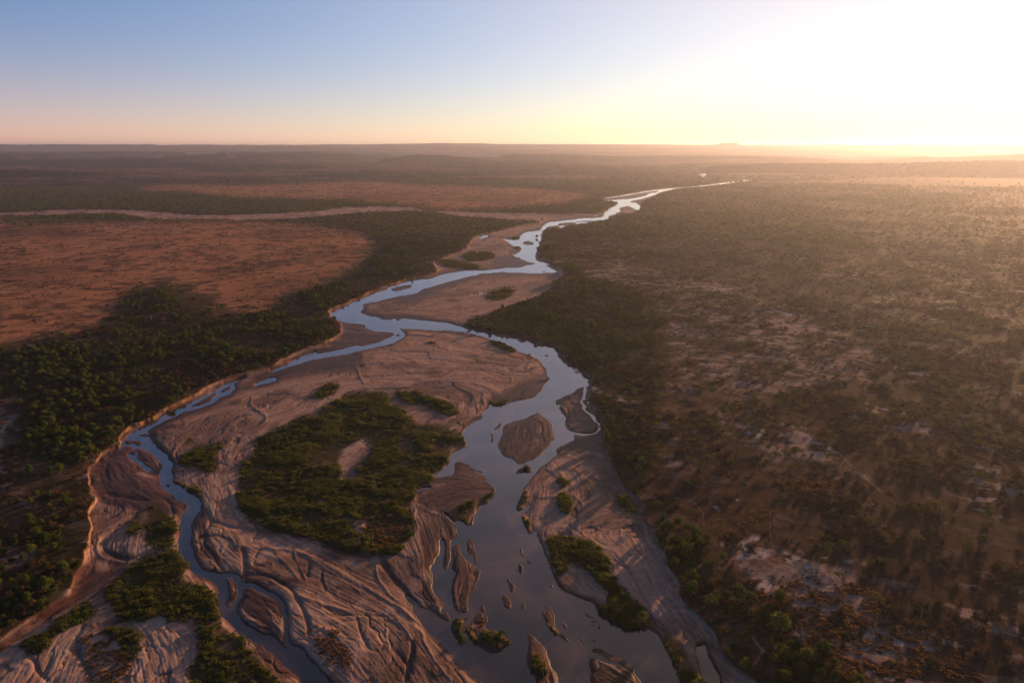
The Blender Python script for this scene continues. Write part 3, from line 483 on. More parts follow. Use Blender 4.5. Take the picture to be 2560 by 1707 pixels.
# pale ground
pal = blur(PALEw, 4)
pc = cm(C3v(.30, .175, .130)+0*base, C3v(.060, .034, .024), sst(.43, .55, n22*.45+n60s*.35+n90*.2))
base = cm(base, pc, pal*sst(.36, .56, n90*.5+n22*.5)*.95)
spk = sst(.585, .66, fbm(X*.7, Y*1.1, 13, 4, 491))*sst(.40, .60, n90)*(1-blur(PLAINw, 3))
spk = np.maximum(spk, pal*sst(.50, .60, fbm(X*.8, Y*1.1, 15, 5, 493))*sst(.35, .5, n90)*.8)*sst(3200, 1400, RR)
base = cm(base, C3v(.42, .30, .25), spk*.8)
wh = blur(WHITEw, 1)*sst(.47, .56, n6*.45+n60s*.3+n22*.25)
base = cm(base, C3v(.50, .41, .36), wh*.9)
bu = blur(BURNTw, 3)*sst(.34, .5, n22*.5+n90*.5)
base = cm(base, C3v(.040, .026, .020), bu*.8*(1-PLAINw*.45))
# dry grass plain
pl = sst(.3, .7, blur(PLAINw, 8)+(n22-.5)*.8)*(1-blur(BURNTw, 3)*.55)
st = fbm(X*.7+Y*.12, Y*.95, 75, 5, 451)*.6+fbm(X, Y, 26, 4, 453)*.4
plc = cm(C3v(.50, .215, .105)+0*base, C3v(.095, .045, .028), sst(.43, .62, st*.6+n22*.4)*.85)
plc = cm(plc, C3v(.58, .32, .19), sst(.58, .74, st)*.7)
plc = cm(plc, C3v(.20, .090, .055), sst(.52, .75, n400)*.5)
base = cm(base, plc, pl*.97)
# soil under the thick bush
be = sst(.25, .75, blur(BELTw, 14)+(n22-.5)*1.2)
bec = cm(C3v(.055, .046, .022)+0*base, C3v(.15, .085, .052), sst(.5, .68, n22*.5+n60s*.5))
base = cm(base, bec, be*.9)
base = cm(base, C3v(.34, .25, .20), sst(.3, .8, TRKw)*.6*sst(.38, .5, n22))
# broken earth bank
edge = sst(.08, .35, C1)*sst(.97, .7, C1)*sst(.35, .6, fbm(X, Y, 16, 3, 471))*(1-.8*soft)
base = cm(base, C3v(.31, .145, .065)*(.75+.5*n6[..., None]), edge*.95)
# river sand
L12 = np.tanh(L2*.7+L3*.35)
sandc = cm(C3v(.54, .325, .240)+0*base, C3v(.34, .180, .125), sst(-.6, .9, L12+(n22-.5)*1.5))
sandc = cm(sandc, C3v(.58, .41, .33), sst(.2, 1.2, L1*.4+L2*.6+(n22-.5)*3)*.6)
wetness = np.clip(blur(WETw, 3)*.95*sst(-2.2, -.2, -L1*.6+(n22-.4)*3+.2) + sst(.06, .40, W2)*.85 + G2*.9 + sst(.54, .64, fbm(X, Y, 75, 4, 481))*.55 + np.exp(-(L0/.16)**2)*.35 + np.exp(-(L1/.15)**2)*.2, 0, 1)
wetc = cm(C3v(.135, .052, .032)+0*base, C3v(.055, .024, .016), sst(-.8, .9, L12))
sandc = cm(sandc, wetc, wetness)
sandc = cm(sandc, C3v(.36, .22, .16), RG*.6)
vegc = cm(C3v(.062, .052, .022)+0*base, C3v(.16, .10, .058), sst(.5, .66, n22*.6+n6*.4))
sandc = cm(sandc, vegc, V1*.95)
inb = sst(.45, .6, C1)
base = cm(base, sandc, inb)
rock = KOP
base = cm(base, C3v(.085, .062, .050), rock.astype(np.float32)*.9)
base *= (.82+.36*fbm(X, Y, 3.2, 2, 461))[..., None]
damp = (wetness*inb*(1-V1)).astype(np.float32)
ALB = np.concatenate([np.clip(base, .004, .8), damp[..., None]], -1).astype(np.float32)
del base, pc, plc, bec, sandc, wetc, vegc

# ------------------------------------------------------------------ materials
def new_mat(name):
    m = bpy.data.materials.new(name); m.use_nodes = True
    return m, m.node_tree, m.node_tree.nodes, m.node_tree.nodes['Principled BSDF']
def N(nt, t, **kw):
    n = nt.nodes.new(t)
    for k, v in kw.items(): setattr(n, k, v)
    return n
def ground_mat(name, speck, speck_scale):
    m, nt, n, b = new_mat(name); L = nt.links.new
    a = N(nt, 'ShaderNodeAttribute', attribute_name='albedo')
    t = N(nt, 'ShaderNodeTexCoord')
    n1 = N(nt, 'ShaderNodeTexNoise'); n1.inputs['Scale'].default_value = speck_scale; n1.inputs['Detail'].default_value = 5; n1.inputs['Roughness'].default_value = .65
    L(t.outputs['Object'], n1.inputs['Vector'])
    mr = N(nt, 'ShaderNodeMapRange'); mr.inputs['From Min'].default_value = .3; mr.inputs['From Max'].default_value = .7
    mr.inputs['To Min'].default_value = 1-speck; mr.inputs['To Max'].default_value = 1+speck; L(n1.outputs['Fac'], mr.inputs['Value'])
    v = N(nt, 'ShaderNodeVectorMath', operation='SCALE'); L(a.outputs['Color'], v.inputs[0]); L(mr.outputs['Result'], v.inputs['Scale'])
    L(v.outputs[0], b.inputs['Base Color'])
    r = N(nt, 'ShaderNodeMapRange'); r.inputs['To Min'].default_value = .95; r.inputs['To Max'].default_value = .55; L(a.outputs['Alpha'], r.inputs['Value']); L(r.outputs['Result'], b.inputs['Roughness'])
    sr = N(nt, 'ShaderNodeMapRange'); sr.inputs['To Min'].default_value = .015; sr.inputs['To Max'].default_value = .22; L(a.outputs['Alpha'], sr.inputs['Value']); L(sr.outputs['Result'], b.inputs['Specular IOR Level'])
    n2 = N(nt, 'ShaderNodeTexNoise'); n2.inputs['Scale'].default_value = speck_scale*1.6; n2.inputs['Detail'].default_value = 4; L(t.outputs['Object'], n2.inputs['Vector'])
    bp = N(nt, 'ShaderNodeBump'); bp.inputs['Strength'].default_value = .5; bp.inputs['Distance'].default_value = .22/speck_scale*.5
    L(n2.outputs['Fac'], bp.inputs['Height']); L(bp.outputs[0], b.inputs['Normal'])
    return m
M_SOIL = ground_mat('dry_soil', .35, .5); M_SAND = ground_mat('river_sand', .14, .6); M_FAR = ground_mat('distant_hills', .45, .012)
def water_mat():
    m, nt, n, b = new_mat('river_water'); L = nt.links.new
    t = N(nt, 'ShaderNodeTexCoord')
    n0 = N(nt, 'ShaderNodeTexNoise'); n0.inputs['Scale'].default_value = .016; n0.inputs['Detail'].default_value = 5; n0.inputs['Distortion'].default_value = 1.5; L(t.outputs['Object'], n0.inputs['Vector'])
    cr = N(nt, 'ShaderNodeValToRGB'); cr.color_ramp.elements[0].position = .4; cr.color_ramp.elements[0].color = (.020, .020, .024, 1); cr.color_ramp.elements[1].position = .68; cr.color_ramp.elements[1].color = (.15, .082, .070, 1)
    L(n0.outputs['Fac'], cr.inputs[0]); L(cr.outputs[0], b.inputs['Base Color'])
    b.inputs['Roughness'].default_value = .07; b.inputs['IOR'].default_value = 2.4
    n1 = N(nt, 'ShaderNodeTexNoise'); n1.inputs['Scale'].default_value = .55; n1.inputs['Detail'].default_value = 3; L(t.outputs['Object'], n1.inputs['Vector'])
    rn = N(nt, 'ShaderNodeTexNoise'); rn.inputs['Scale'].default_value = .03; rn.inputs['Detail'].default_value = 4; L(t.outputs['Object'], rn.inputs['Vector'])
    rr = N(nt, 'ShaderNodeMapRange'); rr.inputs['From Min'].default_value = .42; rr.inputs['From Max'].default_value = .62; rr.inputs['To Min'].default_value = .03; rr.inputs['To Max'].default_value = .16; L(rn.outputs['Fac'], rr.inputs['Value']); L(rr.outputs['Result'], b.inputs['Roughness'])
    bp = N(nt, 'ShaderNodeBump'); bp.inputs['Strength'].default_value = .16; bp.inputs['Distance'].default_value = .12
    L(n1.outputs['Fac'], bp.inputs['Height']); L(bp.outputs[0], b.inputs['Normal'])
    return m
M_WATER = water_mat()

# ------------------------------------------------------------------ the ground sheet, cut into ground / river bed / sandbars / hills along its faces
def tag(o, label=None, cat=None, group=None, kind=None):
    if label: o['label'] = label
    if cat: o['category'] = cat
    if group: o['group'] = group
    if kind: o['kind'] = kind
    return o
def mesh_from(name, verts, faces, mat=None, smooth=True, loops=4):
    me = bpy.data.meshes.new(name); nv, nf = len(verts), len(faces)
    me.vertices.add(nv); me.vertices.foreach_set('co', np.asarray(verts, np.float32).ravel())
    me.loops.add(nf*loops); me.loops.foreach_set('vertex_index', np.asarray(faces, np.int32).ravel())
    me.polygons.add(nf); me.polygons.foreach_set('loop_start', np.arange(nf, dtype=np.int32)*loops)
    me.polygons.foreach_set('use_smooth', np.full(nf, smooth)); me.update(calc_edges=True)
    if mat: me.materials.append(mat)
    return me
P = np.stack([X, Y, z], -1).reshape(-1, 3)
idx = (np.arange(NR-1)[:, None]*NC+np.arange(NC-1)[None]).ravel()
QUADS = np.stack([idx, idx+1, idx+NC+1, idx+NC], -1)
def qmask(F): return (F[:-1, :-1] | F[1:, :-1] | F[:-1, 1:] | F[1:, 1:]).ravel()
def sheet(name, qsel, mat, height=None, attr=True, kind='structure', label=None):
    q = QUADS[qsel]; u, inv = np.unique(q, return_inverse=True)
    v = P[u].copy()
    if height is not None: v[:, 2] = height
    me = mesh_from(name, v, inv.reshape(-1, 4), mat)
    if attr:
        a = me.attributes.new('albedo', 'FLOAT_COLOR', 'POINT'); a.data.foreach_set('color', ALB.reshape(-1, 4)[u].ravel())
    o = bpy.data.objects.new(name, me); COL.objects.link(o)
    return tag(o, label, None, None, kind)
owner = np.zeros(len(QUADS), np.int16)          # 0 ground, 1 river bed, 2 hills, 3 rocky hill, 10+ sandbars
owner[qmask(C1 > .35)] = 1
fr = (RR[:-1, :-1] > 6200).ravel(); owner[fr] = 2
owner[qmask(KOP)] = 3
for k, (s, _) in enumerate(ISLES):
    m = Z(); poly(m, s); m = (blur(m, 2) > .04) & (W3 > .02)
    owner[qmask(m) & (owner == 1)] = 10+k
sheet('ground', owner == 0, M_SOIL, label='dry savanna floor with orange grass plain, dark scrub litter and pale bare soil')
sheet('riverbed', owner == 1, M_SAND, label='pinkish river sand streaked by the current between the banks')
sheet('hills', owner == 2, M_FAR, label='low hazy wooded hills and flat plateau along the horizon')
sheet('rocky_hill', owner == 3, M_FAR, label='small dark pointed rocky hill standing alone among the left uplands')
for k, (s, lab) in enumerate(ISLES):
    if (owner == 10+k).any(): sheet('sandbar', owner == 10+k, M_SAND, label=lab)
wm = blur(WATw, 3) > .01
sheet('river', qmask(wm) & (z.reshape(-1)[QUADS].min(1) < .3), M_WATER, height=0.0, attr=False, label='smooth braided river mirroring the bright sky')

# ------------------------------------------------------------------ haze
def haze():
    top = 490.0; bot = -4.0; s = 45000.0
    v = [(x*s, y*s, h) for h in (bot, top) for x, y in ((-1, -1), (1, -1), (1, 1), (-1, 1))]
    me = bpy.data.meshes.new('haze'); me.from_pydata(v, [], [(0, 3, 2, 1), (4, 5, 6, 7), (0, 1, 5, 4), (1, 2, 6, 5), (2, 3, 7, 6), (3, 0, 4, 7)])
    m = bpy.data.materials.new('haze'); m.use_nodes = True; nt = m.node_tree; nt.nodes.remove(nt.nodes['Principled BSDF'])
    vp = N(nt, 'ShaderNodeVolumePrincipled'); vp.inputs['Color'].default_value = (.64, .67, .78, 1); vp.inputs['Density'].default_value = 3.0e-5; vp.inputs['Anisotropy'].default_value = .60
    nt.links.new(vp.outputs[0], nt.nodes['Material Output'].inputs['Volume']); me.materials.append(m)
    o = bpy.data.objects.new('haze', me); COL.objects.link(o); tag(o, 'thin warm morning haze over the whole valley', None, None, 'stuff')
haze()
# ------------------------------------------------------------------ plants: meshes
rng = np.random.default_rng(7)
def leaf_mat(name, col, var, trans=.35, attr='tone'):
    m, nt, n, b = new_mat(name); L = nt.links.new
    out = nt.nodes['Material Output']; nt.nodes.remove(b)
    oi = N(nt, 'ShaderNodeObjectInfo'); ge = N(nt, 'ShaderNodeAttribute', attribute_name='tone')
    a = N(nt, 'ShaderNodeMix', data_type='RGBA'); a.inputs['A'].default_value = (*col, 1); a.inputs['B'].default_value = (*var, 1)
    L(oi.outputs['Random'], a.inputs['Factor'])
    s = N(nt, 'ShaderNodeMapRange'); s.inputs['To Min'].default_value = .65; s.inputs['To Max'].default_value = 1.4; L(ge.outputs['Fac'], s.inputs['Value'])
    v = N(nt, 'ShaderNodeVectorMath', operation='SCALE'); L(a.outputs['Result'], v.inputs[0]); L(s.outputs['Result'], v.inputs['Scale'])
    d = N(nt, 'ShaderNodeBsdfDiffuse'); t = N(nt, 'ShaderNodeBsdfTranslucent'); mx = N(nt, 'ShaderNodeMixShader'); mx.inputs[0].default_value = trans
    L(v.outputs[0], d.inputs['Color']); L(v.outputs[0], t.inputs['Color']); L(d.outputs[0], mx.inputs[1]); L(t.outputs[0], mx.inputs[2]); L(mx.outputs[0], out.inputs['Surface'])
    return m
def bark_mat(name, col):
    m, nt, n, b = new_mat(name)
    t = N(nt, 'ShaderNodeTexCoord'); no = N(nt, 'ShaderNodeTexNoise'); no.inputs['Scale'].default_value = 3; nt.links.new(t.outputs['Object'], no.inputs['Vector'])
    cr = N(nt, 'ShaderNodeValToRGB'); cr.color_ramp.elements[0].color = (*[c*.6 for c in col], 1); cr.color_ramp.elements[1].color = (*[c*1.3 for c in col], 1)
    nt.links.new(no.outputs['Fac'], cr.inputs[0]); nt.links.new(cr.outputs[0], b.inputs['Base Color']); b.inputs['Roughness'].default_value = .9
    return m
M_GREEN = leaf_mat('riverine_foliage', (.045, .078, .015), (.145, .155, .032))
M_ACACIA = leaf_mat('acacia_foliage', (.105, .135, .026), (.19, .165, .040), .4)
M_DRY = leaf_mat('dry_twigs', (.13, .066, .034), (.20, .12, .055), .25)
M_SCRUB = leaf_mat('grey_scrub', (.060, .050, .028), (.085, .062, .036), .25)
M_REED = leaf_mat('reed_blades', (.085, .115, .026), (.165, .140, .040), .4)
M_TUFT = leaf_mat('orange_grass', (.19, .10, .038), (.30, .165, .06), .4)
M_BARK = bark_mat('grey_bark', (.13, .10, .08)); M_BAOBAB = bark_mat('baobab_bark', (.20, .15, .13))
def leaf_cloud(centers, radii, n, size, flat=1.0, seed=0, up=.3):
    """leaf sized quads spread through a set of ellipsoidal clumps, thinning inside"""
    g = np.random.default_rng(seed); k = len(centers); radii = np.asarray(radii, float); w = radii**2/np.sum(radii**2)
    c = g.choice(k, n, p=w); d = g.normal(size=(n, 3)); d /= np.linalg.norm(d, axis=1)[:, None]
    rad = radii[c]*g.uniform(.62, 1.08, n)**.6
    off = d*rad[:, None]; off[:, 2] *= flat
    pos = np.asarray(centers, float)[c]+off
    keep = pos[:, 2] > .1; pos, d = pos[keep], d[keep]; n = len(pos)
    nr = d+g.normal(size=(n, 3))*.55; nr[:, 2] += up; nr /= np.linalg.norm(nr, axis=1)[:, None]
    a = np.cross(nr, g.normal(size=(n, 3))); a /= np.linalg.norm(a, axis=1)[:, None]; b = np.cross(nr, a)
    s = size*g.uniform(.6, 1.35, n)[:, None]
    v = np.stack([pos-a*s-b*s*.55, pos+a*s*.9-b*s*.5, pos+a*s+b*s*.6, pos-a*s*.8+b*s*.5], 1).reshape(-1, 3)
    tone = np.repeat(g.uniform(0, 1, k)[c[keep]]*.6+g.uniform(0, .4, n), 4)
    return v, np.arange(4*n).reshape(-1, 4), tone
def foliage_mesh(name, parts, mat):
    V, Fc, T, o = [], [], [], 0
    for v, f, t in parts: V.append(v); Fc.append(f+o); T.append(t); o += len(v)
    me = mesh_from(name, np.concatenate(V), np.concatenate(Fc), mat, smooth=False)
    a = me.attributes.new('tone', 'FLOAT', 'POINT'); a.data.foreach_set('value', np.concatenate(T).astype(np.float32)); return me
def tubes(name, paths, mat, sides=6):
    V, Fc = [], []
    for pts, rad in paths:
        pts = np.asarray(pts, float); base = len(V)
        for i, q in enumerate(pts):
            t = pts[min(i+1, len(pts)-1)]-pts[max(i-1, 0)]; t /= np.linalg.norm(t)+1e-9
            a = np.cross(t, (.3, .9, .1)); a /= np.linalg.norm(a)+1e-9; b = np.cross(t, a)
            for k in range(sides):
                an = 2*math.pi*k/sides; V.append(tuple(q+(a*math.cos(an)+b*math.sin(an))*rad[i]))
        for i in range(len(pts)-1):
            for k in range(sides):
                p0 = base+i*sides+k; p1 = base+i*sides+(k+1) % sides; Fc.append((p0, p1, p1+sides, p0+sides))
    return mesh_from(name, V, Fc, mat)
def limb(p0, p1, r0, r1, g, n=4, bend=.12):
    p0, p1 = np.array(p0, float), np.array(p1, float); L = np.linalg.norm(p1-p0)
    pts = [p0+(p1-p0)*t+(g.normal(size=3)*L*bend*math.sin(math.pi*t)) for t in np.linspace(0, 1, n)]
    return pts, list(np.linspace(r0, r1, n))
def tree_meshes(i):          # round crowned riverside tree, about 6 m
    g = np.random.default_rng(100+i); k = 7; cs = []; rs = []
    for j in range(k):
        a = g.uniform(0, 6.28); r = g.uniform(0, 1.9); cs.append((r*math.cos(a), r*math.sin(a), g.uniform(2.4, 4.6)-r*.25)); rs.append(g.uniform(1.1, 1.9))
    cs.append((0, 0, 3.6)); rs.append(2.1)
    cr = foliage_mesh('crown', [leaf_cloud(cs, rs, 620, .26, .85, 100+i)], M_GREEN)
    tr = tubes('trunk', [limb((0, 0, -.4), (g.normal()*.2, g.normal()*.2, 2.4), .26, .16, g)]+[limb((0, 0, 1.2+.2*j), np.array(cs[j])*.9, .13, .04, g) for j in range(5)], M_BARK, 5)
    return tr, cr
def acacia_meshes(i):        # flat topped umbrella tree, crown 9 m across
    g = np.random.default_rng(200+i); cs = []; rs = []; hgt = g.uniform(4.6, 5.6)
    for j in range(11):
        a = j*2.4+g.uniform(0, .5); r = 4.0*math.sqrt((j+.3)/11)*g.uniform(.8, 1.1); cs.append((r*math.cos(a), r*math.sin(a)*g.uniform(.85, 1.1), hgt-.03*r*r+g.normal()*.12)); rs.append(g.uniform(.9, 1.5))
    cr = foliage_mesh('crown', [leaf_cloud(cs, rs, 560, .27, .42, 200+i, up=1.2)], M_ACACIA)
    tr = tubes('trunk', [limb((0, 0, -.4), (.2*g.normal(), .2*g.normal(), 2.4), .26, .18, g, bend=.05)]+[limb((0, 0, 1.9+.1*(j % 3)), np.array(cs[j+3])-np.array((0, 0, .5)), .13, .04, g) for j in range(7)], M_BARK, 5)
    return tr, cr
def shrub_mesh(i, mat, n=170):
    g = np.random.default_rng(300+i); cs = [(g.normal()*.8, g.normal()*.8, g.uniform(.5, 1.3)) for _ in range(5)]
    return foliage_mesh('shrub', [leaf_cloud(cs, [g.uniform(.5, 1.0) for _ in cs], n, .2, .8, 300+i)], mat)
def baobab_meshes(i):
    g = np.random.default_rng(400+i); H = g.uniform(7, 9)
    trunk = [((np.array((0, 0, -.5)), np.array((0, 0, 1)), np.array((.1, 0, H*.35)), np.array((.1, .1, H*.6)), np.array((.1, .1, H*.7))), [1.9, 1.55, 1.35, 1.15, .5])]
    br = []
    for j in range(9):
        a = j*.7+g.uniform(-.2, .2); r = g.uniform(3, 5); e = np.array((r*math.cos(a), r*math.sin(a), H*g.uniform(.85, 1.15)))
        p, rr = limb((.4*math.cos(a), .4*math.sin(a), H*.6), e, .42, .12, g, 5); br.append((p, rr))
        for q in range(4):
            b0 = p[2+q % 3]; d = g.normal(size=3); d[2] = abs(d[2]); br.append(limb(b0, b0+d*1.1, .11, .03, g, 3))
    return tubes('trunk', trunk, M_BAOBAB, 12), tubes('branches', br, M_BAOBAB, 5)
def reed_mesh(i, mat, n=46, h=1.7, spread=1.6):
    g = np.random.default_rng(500+i); x = g.normal(size=(n, 2))*spread*.5; a = g.uniform(0, 6.28, n); hh = h*g.uniform(.55, 1.15, n); w = g.uniform(.10, .2, n)
    dx = np.stack([np.cos(a)*w, np.sin(a)*w], 1); le = g.normal(size=(n, 2))*.45
    z0 = np.full(n, -.1)
    v = np.stack([np.c_[x-dx, z0], np.c_[x+dx, z0], np.c_[x+dx*.9+le*.6, hh*.7], np.c_[x+le*.8-dx*.5, hh]], 1).reshape(-1, 3)
    return foliage_mesh('reed', [(v, np.arange(4*n).reshape(-1, 4), np.repeat(g.uniform(0, 1, n), 4))], mat)
TREES = [tree_meshes(i) for i in range(6)]; ACAC = [acacia_meshes(i) for i in range(6)]; BAO = [baobab_meshes(i) for i in range(3)]
DRYS = [shrub_mesh(i, M_DRY) for i in range(4)]; SCRS = [shrub_mesh(10+i, M_SCRUB) for i in range(4)]; GRNS = [shrub_mesh(20+i, M_GREEN, 230) for i in range(4)]
REEDS = [reed_mesh(i, M_REED) for i in range(4)]; TUFTS = [reed_mesh(10+i, M_TUFT, 26, .8, .9) for i in range(3)]
REEDG = [shrub_mesh(40+i, M_REED, 150) for i in range(3)]
FART = [foliage_mesh('crown', [leaf_cloud([(g_[0], g_[1], 2.6) for g_ in np.random.default_rng(600+i).normal(size=(4, 2))*1.6], [2.1, 1.8, 1.5, 1.6], 90, .62, .75, 600+i)], M_GREEN) for i in range(3)]
FARA = [foliage_mesh('crown', [leaf_cloud([(g_[0], g_[1], 3.2) for g_ in np.random.default_rng(620+i).normal(size=(4, 2))*2.2], [2.3, 2.0, 1.7, 1.6], 80, .62, .42, 620+i, up=1)], M_ACACIA) for i in range(3)]

# ------------------------------------------------------------------ plants: where they stand
ZF = z
def at(F, x, y):
    gi = np.interp(np.arctan2(x, y), TH, ii); gj = np.interp(np.hypot(x, y), R, jj); return lookup(F, gi, gj)
MEAD = Z(); poly(MEAD, "B 930,1345 1000,1310 1100,1280 1200,1230 1300,1205 1370,1200 1400,1300 1600,1390 1650,1500 1540,1480 1420,1455 1300,1418 1090,1384 E 1560,215 1680,310 1785,395 1775,440 1850,420 1760,300 1640,190")
MEAD = blur(MEAD, 3); BEL_ = blur(BELTw, 2); BEW_ = blur(BELTw, 16); PLW_ = blur(PLAINw, 12); PLA_ = blur(PLAINw, 3); PAL_ = blur(PALEw, 2); BUR_ = blur(BURNTw, 2)
WHI_ = blur(WHITEw, 1)
VW = blur(VEGw, 4); VV = blur(VEGw, 1); TRK_ = blur(TRKw, 1)
ORG = Z()
for s in ["H 260,430 380,420 560,500 580,600 520,700 400,730 290,700 270,560", "G 2050,1230 2200,1200 2300,1400 2300,1480 2100,1440", "F 820,1040 1000,1030 1140,1080 1120,1160 900,1180 780,1120", "I 600,1000 1000,860 1400,1000 1500,1200 1300,1400 1000,1450 700,1250 480,1130", "I 380,640 640,440 760,460 600,560 420,720", "D 50,930 200,900 230,950 80,1010", "G 520,1300 600,1240 760,1300 860,1450 860,1568 600,1568",
          "I 1000,1200 1700,1200 2100,1568 1200,1568", "H 1060,1100 1110,1190 1230,1290 1150,1270 1060,1180"]: poly(ORG, s)
ORG = blur(ORG, 3)
def scatter(r0, r1, spacing, dens, seed, amax=47):
    """jittered stand: about one candidate per spacing^2 m2, kept with probability dens(x, y)"""
    g = np.random.default_rng(seed); A = RAD(amax)*(r1*r1-r0*r0); n = int(A/spacing**2)
    r = np.sqrt(g.uniform(r0*r0, r1*r1, n)); a = g.uniform(-RAD(amax), RAD(amax), n)
    x, y = r*np.sin(a), r*np.cos(a); k = g.uniform(0, 1, n) < dens(x, y); return x[k], y[k]
def outside(x, y): return at(C1, x, y) < .25
def clump(x, y, sc, seed, lo=.42, hi=.6): return sst(lo, hi, fbm(x, y, sc, 3, seed))
def d_tree(x, y):      # thick bush along the banks
    b = sst(.15, .6, at(BEW_, x, y)+(fbm(x, y, 60, 3, 703)-.5)*.9)*(.12+.88*clump(x, y, 80, 704, .42, .55))
    return outside(x, y)*b*np.where(x < -60, np.maximum(clump(x, y, 38, 701, .37, .55), .10)*sst(.25, 1., at(BEW_, x, y)), np.maximum(clump(x, y, 34, 701, .36, .56), .14)*sst(.2, .95, at(BEW_, x, y)))*(1-.8*at(MEAD, x, y))*(1-.9*at(PLW_, x, y))
def d_aca(x, y):
    o = outside(x, y)*(1-at(PLA_, x, y)*.96)*(1-at(BEL_, x, y)*.75); r = np.hypot(x, y)
    return o*(x > -200+0*x)*(.07+.85*clump(x, y, 70, 711, .44, .60)*(1-.65*at(PAL_, x, y)))*sst(330, 700, r)
def d_shrub(x, y):
    return outside(x, y)*(1-.93*at(PLA_, x, y))*(.05+.95*clump(x, y, 30, 721, .42, .58))*(.45+.55*clump(x, y, 110, 722, .40, .55))*(1-.6*at(PAL_, x, y))*(1-.6*at(WHI_, x, y))*(1-at(TRK_, x, y))
tx, ty = scatter(190, 2400, 5.2, d_tree, 1)
ax, ay = scatter(360, 2600, 10.5, d_aca, 2)
dx_, dy_ = scatter(190, 1500, 4.0, d_shrub, 3)
px_, py_ = scatter(300, 2600, 17, lambda x, y: outside(x, y)*at(PLA_, x, y)*clump(x, y, 70, 731, .52, .68)*.8, 4)
qx, qy = scatter(1500, 3200, 8.5, lambda x, y: d_shrub(x, y)*.8, 5)
f1x, f1y = scatter(2400, 6500, 19, lambda x, y: outside(x, y)*np.maximum(at(BEL_, x, y), (.35+.65*clump(x, y, 300, 741))*(1-.97*at(PLA_, x, y))), 6)
f2x, f2y = scatter(6500, 15000, 58, lambda x, y: .05+.9*at(FOREST_SHADE, x, y), 7)
rx, ry = scatter(200, 1700, 1.5, lambda x, y: sst(.12, .8, at(VW, x, y))*(1-.93*at(ORG, x, y))*(at(WATw, x, y) < .3)*(.2+.8*clump(x, y, 13, 761, .28, .48))*clump(x, y, 40, 762, .30, .46), 8)
gx_, gy_ = scatter(280, 1700, 4.0, lambda x, y: (at(VV, x, y) > .6)*(at(WATw, x, y) < .2)*clump(x, y, 30, 771, .50, .62), 9)
bbx, bby = scatter(290, 1500, 3.4, lambda x, y: outside(x, y)*at(BEL_, x, y)*(1-at(PLA_, x, y))*clump(x, y, 24, 791, .38, .56)*sst(.2, .95, at(BEW_, x, y))*(.15+.85*clump(x, y, 80, 704, .42, .55))*.8, 14)
mdx, mdy = scatter(600, 1700, 2.6, lambda x, y: outside(x, y)*at(MEAD, x, y), 13)
r2x, r2y = scatter(1700, 2600, 5, lambda x, y: (at(VV, x, y) > .45)*(at(WATw, x, y) < .3)*.9, 10)
def orange(x, y):
    m = Z(); 
    return at(ORG, x, y)*clump(x, y, 7, 781, .38, .52)
ox, oy = scatter(280, 900, 1.5, orange, 11)
bx_, by_ = scatter(280, 760, 1.9, lambda x, y: sst(.06, .2, at(C1, x, y))*(at(C1, x, y) < .4)*.4, 12)   # straw along the bank tops
ox, oy = np.r_[ox, bx_], np.r_[oy, by_]
print('plants', len(tx), len(ax), len(dx_), len(px_), len(qx), len(f1x), len(f2x), len(rx), len(gx_), len(r2x), len(ox))

# ------------------------------------------------------------------ masses too many to count: one object of instanced plants each
def mass(name, label, x, y, sc, variants, sink=.0):
    n = len(x)
    if n == 0: return
    g = np.random.default_rng(n); zt = at(ZF, x, y)-sink
    me = bpy.data.meshes.new(name); me.vertices.add(n); me.vertices.foreach_set('co', np.stack([x, y, zt], 1).astype(np.float32).ravel())
    for nm, ty_, arr in (('sc', 'FLOAT', sc), ('rz', 'FLOAT', g.uniform(0, 6.28, n)), ('vi', 'INT', g.integers(0, len(variants), n))):
        a = me.attributes.new(nm, ty_, 'POINT'); a.data.foreach_set('value', np.asarray(arr, np.float32 if ty_ == 'FLOAT' else np.int32))
    o = bpy.data.objects.new(name, me); COL.objects.link(o); tag(o, label, None, None, 'stuff')
    ng = bpy.data.node_groups.new(name, 'GeometryNodeTree')
    ng.interface.new_socket('Geometry', in_out='INPUT', socket_type='NodeSocketGeometry'); ng.interface.new_socket('Geometry', in_out='OUTPUT', socket_type='NodeSocketGeometry')
    L = ng.links.new; gi = N(ng, 'NodeGroupInput'); go = N(ng, 'NodeGroupOutput'); ip = N(ng, 'GeometryNodeInstanceOnPoints'); jn = N(ng, 'GeometryNodeJoinGeometry')
    for v in reversed(variants):
        src = bpy.data.objects.new(name+'_source', v) if isinstance(v, bpy.types.Mesh) else v
        oi = N(ng, 'GeometryNodeObjectInfo'); oi.inputs['Object'].default_value = src; oi.inputs['As Instance'].default_value = True; L(oi.outputs['Geometry'], jn.inputs[0])
    def att(nm, t):
        a = N(ng, 'GeometryNodeInputNamedAttribute', data_type=t); a.inputs['Name'].default_value = nm; return a.outputs['Attribute']
    cx = N(ng, 'ShaderNodeCombineXYZ'); L(att('rz', 'FLOAT'), cx.inputs['Z'])
    er = N(ng, 'FunctionNodeEulerToRotation'); L(cx.outputs[0], er.inputs[0])
    L(gi.outputs[0], ip.inputs['Points']); L(jn.outputs[0], ip.inputs['Instance']); ip.inputs['Pick Instance'].default_value = True
    L(att('vi', 'INT'), ip.inputs['Instance Index']); L(er.outputs[0], ip.inputs['Rotation']); L(att('sc', 'FLOAT'), ip.inputs['Scale']); L(ip.outputs[0], go.inputs[0])
    md = o.modifiers.new('plants', 'NODES'); md.node_group = ng
    return o
